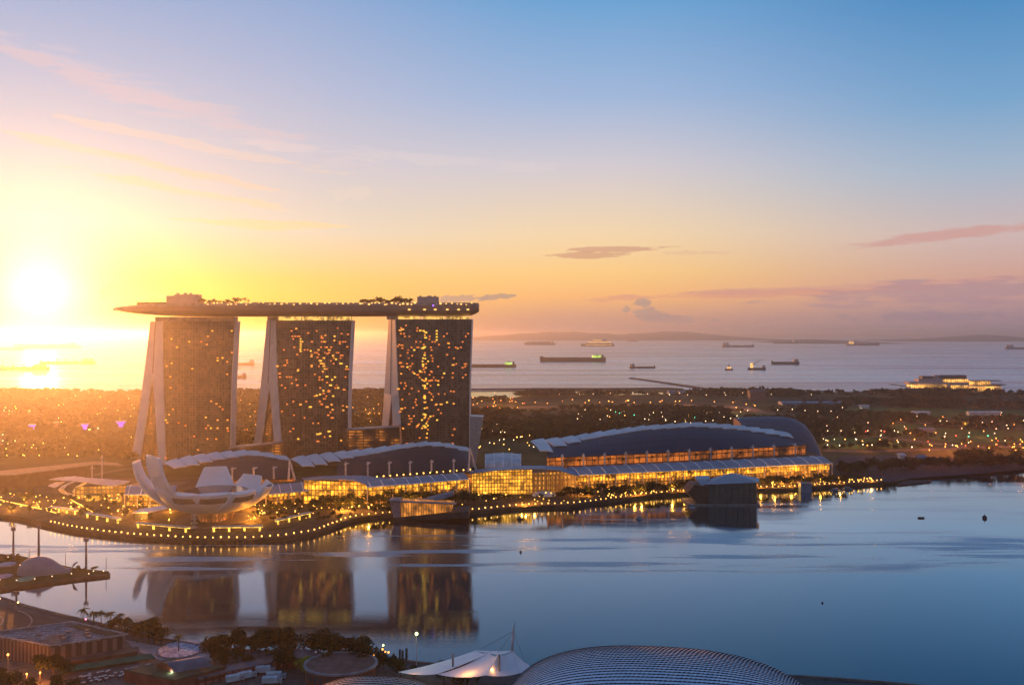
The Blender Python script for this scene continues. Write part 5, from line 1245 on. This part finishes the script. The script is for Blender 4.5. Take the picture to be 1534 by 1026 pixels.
# big hall with flat grey roof
gh = thing('flat_roof_hall', G(110, 975, 3), 'large brown ribbed hall with flat panelled grey roof at the lower left', 'hall')
q = [G(x, y, 13.5) for x, y in ((75,967.5),(192,950.5),(108,931.5),(-24,949))]
cen = sum(q, Vector())/4; qi = [cen+(p-cen)*.965 for p in q]
wallm, t, b, o = new_mat('ribbed_wall'); gg = t.new('ShaderNodeNewGeometry').outputs['Position']; sp = t.new('ShaderNodeSeparateXYZ'); t.l.new(gg, sp.inputs[0])
wv_ = t.m('SINE', t.m('MULTIPLY', t.m('ADD', sp.outputs[0], t.m('MULTIPLY', sp.outputs[1], -.6)), 2.2)); t.l.new(t.mix(t.smooth(wv_, -.2, .6), (.07, .04, .035, 1), (.20, .13, .12, 1)), b.inputs['Base Color']); b.inputs['Roughness'].default_value = .7
MB().prism([Vector((p.x, p.y, 2.9)) for p in qi], [Vector((p.x, p.y, 13)) for p in qi]).build('wall', wallm, gh)
rf, t, b, o = new_mat('panel_roof'); gg = t.new('ShaderNodeNewGeometry').outputs['Position']; br = t.new('ShaderNodeTexBrick'); t.l.new(gg, br.inputs['Vector']); br.inputs['Scale'].default_value = 1; br.inputs['Brick Width'].default_value = 7; br.inputs['Row Height'].default_value = 2.4; br.inputs['Mortar Size'].default_value = .18
br.inputs['Color1'].default_value = (.06, .10, .13, 1); br.inputs['Color2'].default_value = (.14, .19, .22, 1); br.inputs['Mortar'].default_value = (.42, .46, .50, 1)
t.l.new(t.mix(t.smooth(t.noise(gg, .12, 5, .65), .45, .62, 0, .8), br.outputs[0], (.075, .06, .05, 1)), b.inputs['Base Color']); b.inputs['Roughness'].default_value = .9; b.inputs['Specular IOR Level'].default_value = .1
MB().slab(q, .6).build('roof', rf, gh)
for i in range(4): a, b_ = q[i], q[(i+1) % 4]; MB().tube([a+Vector((0, 0, .3)), b_+Vector((0, 0, .3))], .4, 4).build('parapet', mat('parapet_pale', (.34, .30, .30), .7), gh)
a, b_ = lerp(q[2], q[1], .18), lerp(q[2], q[1], .92); n = (q[0]-q[1]).normalized()*7
MB().slab([a+Vector((0, 0, .25))+n*.25, b_+Vector((0, 0, .25))+n*.25, b_+Vector((0, 0, .25))+n, a+Vector((0, 0, .25))+n], .15).build('green_roof_strip', mat('moss_roof', (.07, .055, .035), .9), gh)
for u_, v_ in ((.45,.3),(.5,.62),(.62,.45),(.7,.7),(.78,.35),(.56,.8),(.86,.6)):
    p = lerp(lerp(q[3], q[0], u_), lerp(q[2], q[1], u_), v_); MB().box(p.x-1.1, p.x+1.1, p.y-.8, p.y+.8, 13.5, 14.4).build('roof_vent', mat('vent_metal', (.12, .13, .15), .7), gh)
# low annex of the hall
w0 = [Vector((p.x, p.y, 0)) for p in qi]; d = (w0[1]-w0[0]).normalized(); n = Vector((d.y, -d.x, 0))
an = thing('brown_annex', lerp(w0[0], w0[1], .6)+n*3+Vector((0, 0, 3)), 'low brown annex along the foot of the flat roofed hall', 'building')
A = [w0[0]+n*.6+d*4, w0[1]+n*.6+d*5, w0[1]+n*6+d*5, w0[0]+n*6+d*4]; MB().prism([p+Vector((0, 0, 2.9)) for p in A], [p+Vector((0, 0, 6.5)) for p in A]).build('wall', mat('brick_brown', (.13, .06, .045), .8), an)
MB().slab([p+Vector((0, 0, 7)) for p in (A[0]+n*0, A[1]+d, A[2]+n*.7+d, A[3]+n*.7)], .45).build('roof', mat('brick_roof', (.16, .09, .075), .8), an)
aw = thing('green_awning', A[3]+n*4+Vector((0, 0, 3)), 'long dark green awning in front of the brown annex', 'awning'); B_ = [A[3]+n*2+Vector((0, 0, 5.4)), A[2]+n*2+d*6+Vector((0, 0, 5.4)), A[2]+n*6.5+d*8+Vector((0, 0, 4.4)), A[3]+n*6.5+Vector((0, 0, 4.4))]
MB().slab(B_, .25).build('fabric', mat('green_fabric', (.02, .12, .075), .7), aw)
for i in range(5): p = lerp(B_[3], B_[2], (i+.2)/4.6); MB().tube([(p.x, p.y, 3), (p.x, p.y, 4.3)], .12, 5).build('post', mat('lamp_post', (.12, .10, .09), .6), aw)
# café tables
tb_ = thing('cafe_table', (0, 0, 0), 'white topped table with dark chairs on the terrace in front of the annex', 'table', 'tables on the near terrace')
MB().tube([(0, 0, .72), (0, 0, .8)], .85, 12).build('table_top', wsh, tb_); MB().tube([(0, 0, 0), (0, 0, .72)], .1, 6).build('pedestal', hullD, tb_)
for k in range(4):
    a = k*pi/2+.4; x, y = cos(a)*1.35, sin(a)*1.35; g = MB(); g.box(x-.25, x+.25, y-.25, y+.25, .4, .48); MB().box(x-.28, x+.28, y-.28, y+.28, .0, .46).build('chair_seat', mat('chair_red', (.12, .04, .04), .7) if k % 2 else hullD, tb_)
first = True
for i in range(80):
    u, v_ = R.random(), R.random(); px = lerp(118, 300, u); py = lerp(1012, 984, u)+v_*lerp(14, 8, u)
    p = G(px, py, 3.05)
    if first: tb_.location = p; first = False
    else: copy_tree(tb_, p, R.random()*3)
# green roofed building with curved blue roof
gb = thing('green_roof_building', G(250, 1015, 3), 'brick building with green flat roof and curved blue roof light', 'building')
q = [G(x, y, 8) for x, y in ((186,1004),(262,1019),(338,999),(262,988))]; MB().prism([Vector((p.x, p.y, 2.9)) for p in q], q).build('wall', mat('brick_red', (.16, .06, .05), .8), gb)
cen = sum(q, Vector())/4; MB().slab([cen+(p-cen)*1.02+Vector((0, 0, .5)) for p in q], .5).build('roof', mat('green_roof', (.05, .07, .045), .85), gb)
p0, p1, p2, p3 = [G(x, y, 9) for x, y in ((232,998),(262,1007),(318,998),(290,988.5))]; rows = []
for i in range(9):
    t = i/8; up = Vector((0, 0, 3.2*sin(pi*t))); rows.append([lerp(p0, p1, t)+up, lerp(p3, p2, t)+up])
MB().grid(rows).build('curved_roof', mat('curved_blue_roof', (.06, .12, .17), .4), gb); g = MB(); g.quad(*[r[0] for r in rows]); g.quad(*[r[1] for r in rows]); g.build('gable', mat('brick_red', (.16, .06, .05), .8), gb)
# colonnade
cl = thing('covered_walkway', G(350, 1005, 3), 'long covered walkway with flat mauve roof and open pink sides', 'walkway'); z = 7
tt = [(282,1010),(330,998.5),(375,988.5),(418,979)]; bb = [(298,1015.5),(342,1004.5),(384,995.5),(426,986.5)]
rr = [[G(x, y, z) for x, y in tt], [G(x, y, z) for x, y in bb]]; g = MB(); g.grid(rr); g.grid([[p-Vector((0, 0, .5)) for p in r] for r in rr[::-1]]); g.grid([rr[1], [p-Vector((0, 0, .5)) for p in rr[1]]]); g.build('roof', mat('mauve_roof', (.17, .14, .15), .7), cl)
ff = [p+Vector((-.4, 1.2, 0)) for p in rr[1]]; MB().grid([[Vector((p.x, p.y, 6.3)) for p in ff], [Vector((p.x, p.y, 5.4)) for p in ff]]).build('fascia', mat('pink_fascia', (.30, .14, .15), .7), cl); MB().grid([[Vector((p.x, p.y, 4.2)) for p in ff], [Vector((p.x, p.y, 3)) for p in ff]]).build('parapet', mat('pink_fascia', (.30, .14, .15), .7), cl)
for i in range(14): p = lerp(ff[0], ff[-1], i/13); MB().box(p.x-.3, p.x+.3, p.y-.35, p.y+.3, 3, 6.4).build('column', mat('brick_red', (.16, .06, .05), .8), cl)
lg = thing('mauve_lodge', G(450, 992, 3), 'mauve roofed lodge at the end of the covered walkway', 'building'); q = [G(x, y, 8.5) for x, y in ((430,984),(468,985),(470,974),(434,971))]; MB().prism([Vector((p.x, p.y, 2.9)) for p in q], q).build('wall', mat('brick_red', (.16, .06, .05), .8), lg); cen = sum(q, Vector())/4
g = MB(); e = [cen+(p-cen)*1.12 for p in q]; ap = cen+Vector((0, 0, 2.4)); [g.quad(e[i], e[(i+1) % 4], ap) for i in range(4)]; g.build('roof', mat('mauve_roof', (.17, .14, .15), .7), lg)
# box trucks
def truck(px, py, ang, lab, L=8):
    p = G(px, py, 3.05); o = thing('box_truck', p, lab, 'truck', None); bm_ = mat('truck_box', (.45, .52, .58), .5); u = Vector((cos(ang), sin(ang), 0)); v_ = Vector((-sin(ang), cos(ang), 0))
    def bx(a0, a1, w_, z0, z1, m, n_): q = [p+u*a0-v_*w_, p+u*a1-v_*w_, p+u*a1+v_*w_, p+u*a0+v_*w_]; return MB().prism([Vector((t.x, t.y, 3.05+z0)) for t in q], [Vector((t.x, t.y, 3.05+z1)) for t in q]).build(n_, m, o)
    bx(-L/2, L/2-2.2, 1.25, .9, 3.4, bm_, 'cargo_box'); bx(L/2-2, L/2, 1.15, .6, 2.5, mat('truck_cab', (.30, .33, .36), .4), 'cab'); bx(L/2-.1, L/2+.03, 1.0, 1.5, 2.2, mat('dark_glass', (.025, .03, .03), .25), 'windscreen'); bx(-L/2, L/2, 1.0, .5, .85, hullD, 'chassis')
    for a0 in (-L/2+1.5, L/2-1.2):
        for s in (-1, 1): c_ = p+u*a0+v_*s*1.1+Vector((0, 0, .48)); MB().tube([c_-v_*.15, c_+v_*.15], .48, 10).build('wheel', mat('tyre', (.02, .02, .02), .9), o)
truck(352, 1021, .5, 'leftmost pale box truck parked by the covered walkway'); truck(371, 1016, .5, 'second pale box truck from the left by the covered walkway'); truck(398, 1008, .1, 'pale box truck nearest the trees behind the others', 9); truck(414, 1017, .1, 'pale box truck beside the round brick building', 9); truck(408, 1024, .1, 'nearest pale box truck at the bottom edge', 9)
# round brick building
rb = thing('round_brick_building', G(505, 1025, 3), 'round brick building with white ring edge near the bottom', 'building'); c_ = G(505, 1030, 3); c_.y += 8
def ring(r0, z): return [Vector((c_.x+cos(2*pi*j/48)*r0, c_.y+sin(2*pi*j/48)*r0*.8, z)) for j in range(48)]
MB().grid([ring(16, 3), ring(16, 11)], close=True).build('wall', mat('brick_brown', (.13, .06, .045), .8), rb); MB().grid([ring(17, 10.4), ring(17, 11.3), ring(15.8, 11.3), ring(15.8, 10.8)], close=True).build('white_ring', mat('ring_white', (.22, .22, .25), .7), rb)
g = MB(); g.v = [tuple(p) for p in ring(15.9, 10.9)]; g.f = [tuple(range(48))]; g.build('roof', mat('brick_roof', (.16, .09, .075), .8), rb)
for j in range(28, 46, 3):
    a, b_ = ring(16.1, 6)[j], ring(16.1, 6)[j+2]; MB().quad(a, b_, b_+Vector((0, 0, 3)), a+Vector((0, 0, 3))).build('window', mat('window_blue', (.05, .08, .11), .2), rb)

# trees of the near shore
def T_(px, py, s, p_=None, lab='big dark tree on the near shore', grp='big trees on the near shore', k=None): return plant(p_ or big_trees, G(px, py, 3), lab, grp, s*((.84 if px < 400 else 1.08) if p_ is None else 1.15), k)
for px, py, s in ((178,944,.9),(188,950,1.0),(200,955,1.1),(212,957,1.1),(222,962,1.5),(232,965,1.5),(242,966,1.2),(168,945,.8),(205,962,.9)): T_(px, py, s, None, 'dark tree in the clump above the pale plaza', 'clump of trees above the pale plaza')
for px, py, s in ((316,985,1.3),(328,985,1.5),(340,989,1.5),(352,985,1.6),(364,990,1.5),(376,988,1.5),(388,990,1.3),(322,995,1.0),(338,998,1.0),(356,999,1.1),(370,1000,.8),(400,988,1.4),(412,988,1.5),(425,990,1.6),(437,990,1.3),(468,986,1.2),(480,990,1.4),(492,994,1.3),(505,996,1.0),(518,996,1.3),(530,999,1.2),(541,1000,1.4),(552,1000,1.0),(430,1004,1.1),(418,1000,1.0),(490,1004,.9)): T_(px, py, s, None, 'broad dark tree in the long waterside row near the bottom', 'waterside row of trees near the bottom')
for px, py, s in ((124,938,.95),(140,944,1.0),(151,941,1.0),(165,942,1.0),(180,942,.9),(154,950,.5),(268,976,.9)): T_(px, py, s, palms, 'palm by the near shore left of the plaza', 'palms by the near shore')
for px, py, s in ((62,1016,1.3),(80,1018,1.3),(96,1014,1.0),(20,1040,1.3),(-2,1036,1.3),(44,1040,1.0),(88,1038,1.0),(112,1036,.8)): T_(px, py, s, None, 'large tree near the orange lit corner at lower left', 'large trees at the lower left corner')
for px, py, s in ((575,1003,.8),(588,1005,.7),(600,1016,.8),(620,1018,.6),(665,1024,1.0),(700,1024,1.1),(714,1022,.9),(690,1030,1.1),(560,1008,.7)): T_(px, py, s, None, 'bush tree around the white tents', 'bush trees around the white tents')
b0 = G(456, 1010, 3); lt = tree_proto(31, 8.5, 4.8, 9, 1500, .32, limem, 'lime_tree'); lt.location = b0; lt['label'] = 'bright yellow green lamp lit tree near the round building'; lt['category'] = 'tree'
def plight(par, loc, e, col): l = bpy.data.lights.new('lamp_light', 'POINT'); l.volume_factor = 0; l.energy = e; l.color = col; l.shadow_soft_size = .5; q = bpy.data.objects.new('lamp_light', l); C.objects.link(q); q.parent = par; q.location = loc
def simple_lamp(px, py, h, m, rad, lab, e=0, col=(1, .5, .1), pm=None):
    p = G(px, py, 3); o = thing('lamp_post', p, lab, 'lamp'); MB().tube([p, p+Vector((0, 0, h))], [.22, .14], 6).build('pole', pm or mat('mast_grey', (.16, .15, .17), .6), o); MB().sphere(p+Vector((0, 0, h+rad*.8)), rad, 10, 7).build('lamp_head', m, o)
    if e: plight(o, (0, -1, h+rad*2.5), e, col)
    return o
gy = emit('greenish_lamp', (.85, 1, .30), 5)
simple_lamp(624, 1010, 18.6, gy, .75, 'tall lamp mast with greenish yellow head left of the white tents', 1500, (.9, 1, .4), mat('mast_pale', (.4, .4, .45), .5))
simple_lamp(466, 1014, 6.5, gy, .35, 'small lamp lighting the lime tree', 2200, (.9, 1, .3)); simple_lamp(258, 1024, 5, gy, .45, 'small lamp before the green roofed building', 500, (1, 1, .6))
simple_lamp(12, 1008, 8.5, emit('sodium_lamp', (1, .33, .05), 11), .42, 'orange street lamp at the lower left corner', 5000, (1, .30, .04)); simple_lamp(40, 1026, 5, emit('sodium_lamp', (1, .33, .05), 11), .3, 'orange lamp hidden under the lower left trees', 5000, (1, .28, .04)); simple_lamp(60, 1024, 5, emit('sodium_lamp', (1, .33, .05), 11), .3, 'orange lamp right of the hidden one under the lower left trees', 6000, (1, .25, .04))
simple_lamp(0, 903.5, 2.6, emit('island_lamp_glow', (1, .75, .45), 3), .4, 'lamp on the quay at the left edge'); simple_lamp(27, 909.5, 2.6, emit('yellow_quay_lamp', (1, .75, .2), 5), .45, 'bright lamp on the quay by the short mast'); simple_lamp(128.5, 939, 4, emit('pink_lamp', (1, .25, .4), 3), .5, 'pink lamp beside the palms')
# pier
pi_ = thing('landing_pier', G(580, 990, 0), 'dark landing pier with orange lamps and tall piles', 'pier'); z = 2.2
q = [G(x, y, z) for x, y in ((537,992),(560,984.5),(608,985.5),(609,989),(575,990),(548,997))]; MB().slab(q, .6).build('deck', hullD, pi_)
for px, y0, y1, r_ in ((564,968,984,.5),(574,965,985,.35),(599,972,992,.5),(603,974,997,.6),(609,971,995,.6),(590,978,990,.4),(570,976,988,.4)):
    b0 = G(px, y1, 0); MB().tube([b0-Vector((0, 0, .5)), Vector((b0.x, b0.y, P(px, y0, b0.y).z))], r_, 7).build('pile', hullD, pi_)
for px, py in ((541,984),(550,982),(560,980),(570,977.5),(577,976),(582,976.5),(573,972)):
    p = P(px, py, 405); MB().sphere(p, .5, 8, 6).build('pier_lamp', emit('pier_lamp_glow', (1, .36, .06), 4), pi_); MB().tube([(p.x, p.y, 2), p], .1, 5).build('lamp_post', hullD, pi_)
p = P(574, 966, 405); MB().sphere(p, .5, 8, 6).build('beacon', gy, pi_)
# tensile tents
tt = thing('tensile_tent', G(690, 1012, 3), 'white tensile fabric tent with sweeping peaks and a tall leaning mast', 'tent')
tm = mat('tent_fabric', (.88, .82, .86), .6, var=.04, scale=.2)
def memb(A, B, Cc, D_, sag=2.0, N=10):
    """bilinear patch with a sag between its edges"""
    rows = []
    for i in range(N+1):
        u = i/N; r = []
        for j in range(N+1):
            v_ = j/N; p = lerp(lerp(A, B, u), lerp(D_, Cc, u), v_); p.z -= sag*4*u*(1-u)*(1-v_*.4)*.5+sag*2*v_*(1-v_); r.append(p)
        rows.append(r)
    MB().grid(rows).build('membrane', tm, tt, smooth=True)
V = lambda x, y, Y: P(x, y, Y)
memb(V(596,1006,372), V(713,973.5,378), V(733,977,366), V(655,1009,352), 1.6)
memb(V(655,1009.5,352), V(733,977,366), V(746,980,352), V(728,1011,345), 2.2)
memb(V(728,1011,345), V(746,980,352), V(768,975,360), V(778,1008,352), 1.6)
memb(V(768,974,360), V(713,973.5,378), V(733,977,366), V(746,980,352), .6)
memb(V(768,974,360), V(778,1008,352), V(800,1000,362), V(790,994,372), 1.0)
a, b_ = V(765, 998, 366), V(770.5, 931, 366); MB().tube([a, lerp(a, b_, .75), b_], [.75, .55, .12], 8).build('mast', mat('mast_pale', (.4, .4, .45), .5), tt)
for px, y0, y1, Y in ((678.5,979,1012,362),(748,980,1012,350)): MB().tube([V(px, y1, Y), V(px, y0, Y)], .45, 7).build('pole', mat('mast_grey', (.16, .15, .17), .6), tt)
for e_ in ((720,972,372),(790,1002,362),(745,979,352)): MB().tube([V(769.5, 945, 366), V(*e_)], .07, 4).build('cable', hullD, tt)
for px, py, Y in ((612,1009,362),(700,1000,350),(737,1003,348),(665,1012,352)): plight(tt, Vector(V(px, py, Y))-Vector(tt['_o']), 1500, (1, .42, .08))
# low slab building beneath the tents
so_ = thing('low_slab_building', G(740, 1022, 3), 'low dark slab roofed building between tents and spiky dome', 'building'); q = [P(x, y, Y) for x, y, Y in ((640,1022,340),(760,1016,340),(782,1009,350),(660,1013,356))]; q = [Vector((p.x, p.y, 7)) for p in q]; MB().prism([Vector((p.x, p.y, 3)) for p in q], q).build('wall', mat('brick_brown', (.13, .06, .045), .8), so_); cen = sum(q, Vector())/4; MB().slab([cen+(p-cen)*1.04+Vector((0, 0, .5)) for p in q], .5).build('roof', mat('dark_slab', (.06, .055, .06), .8), so_)

# ------------------------------------------------------------------ spiky domes
def shell_mat(name, c1, c2, rough, sheen=0):
    m, t, b, o = new_mat(name); g = t.new('ShaderNodeNewGeometry').outputs['Position']
    t.l.new(t.mix(t.smooth(t.noise(g, .5, 3), .35, .65), (*c1, 1), (*c2, 1)), b.inputs['Base Color']); b.inputs['Roughness'].default_value = rough; b.inputs['Metallic'].default_value = .05; return m
spm = shell_mat('spike_metal', (.56, .64, .78), (.72, .78, .90), .5); glm = mat('dome_glass', (.015, .035, .05), .12)
def dome(name, lab, cx, cyy, a, b_, h, z0, ex, nu, nv, skew, spike, sm=None):
    root = thing(name, (cx, cyy, z0), lab, 'dome')
    def S(u, v_):                                      # u 0..1 along the length, v 0..1 over the arch, near side to far side
        s = -cos(pi*u)*.9995; r = (1-abs(s)**ex)**(1/ex); ph = pi*(.02+.96*v_)
        cph, sph = cos(ph), sin(ph); k = (abs(cph)**2.4+abs(sph)**2.4)**(-1/2.4)
        return Vector((cx+a*s, cyy-b_*r*cph*k, z0+h*r*sph*k*(1-skew*s)))
    MB().grid([[S(i/nu, j/nv) for j in range(nv+1)] for i in range(nu+1)]).build('glass_shell', glm, root, smooth=True)
    g = MB(); c_ = Vector((cx, cyy, z0))
    for i in range(nu):
        for j in range(int(nv*.80)):
            off = .5*(j % 2); u0, u1 = min(1, (i+off)/nu), min(1, (i+1+off)/nu); v0, v1 = j/nv, (j+1)/nv
            if u1-u0 < 1e-4: continue
            A, B, Cc, D_ = S(u0, v0), S(u1, v0), S(u1, v1), S(u0, v1)
            n = (B-A).cross(D_-A)
            if n.length < 1e-6: continue
            n.normalize()
            if n.dot(A-c_) < 0: n = -n
            sz = min((B-A).length, (D_-A).length); M = (A+B)/2+n*sz*spike+(D_-A)*.15; U = n*.06
            g.quad(D_+U, M, Cc+U); g.quad(D_+U, A*.75+D_*.25+U*2, M); g.quad(Cc+U, M, B*.75+Cc*.25+U*2)
    g.build('spiked_shell', sm or spm, root); return root
dome('spiky_dome', 'large spiky metal and glass dome at the bottom of the picture', 60, 322, 65, 38, 30, 5.0, 2.6, 112, 62, .10, .26)
dome('ribbed_dome', 'smaller pale ribbed dome cut by the bottom edge left of the spiky dome', -54, 318, 34, 28, 22.0, 4.0, 2.5, 60, 40, .05, .20, mat('ribbed_pale', (.42, .38, .38), .5))
# proto leftovers that were never planted go out of the scene
for pset in (trees, big_trees, palms, young):
    for p in pset:
        if p.name not in used_proto:
            for ch in list(p.children): bpy.data.objects.remove(ch)
            bpy.data.objects.remove(p)
for o in C.objects:
    for k in ('_o',):
        if k in o: del o[k]
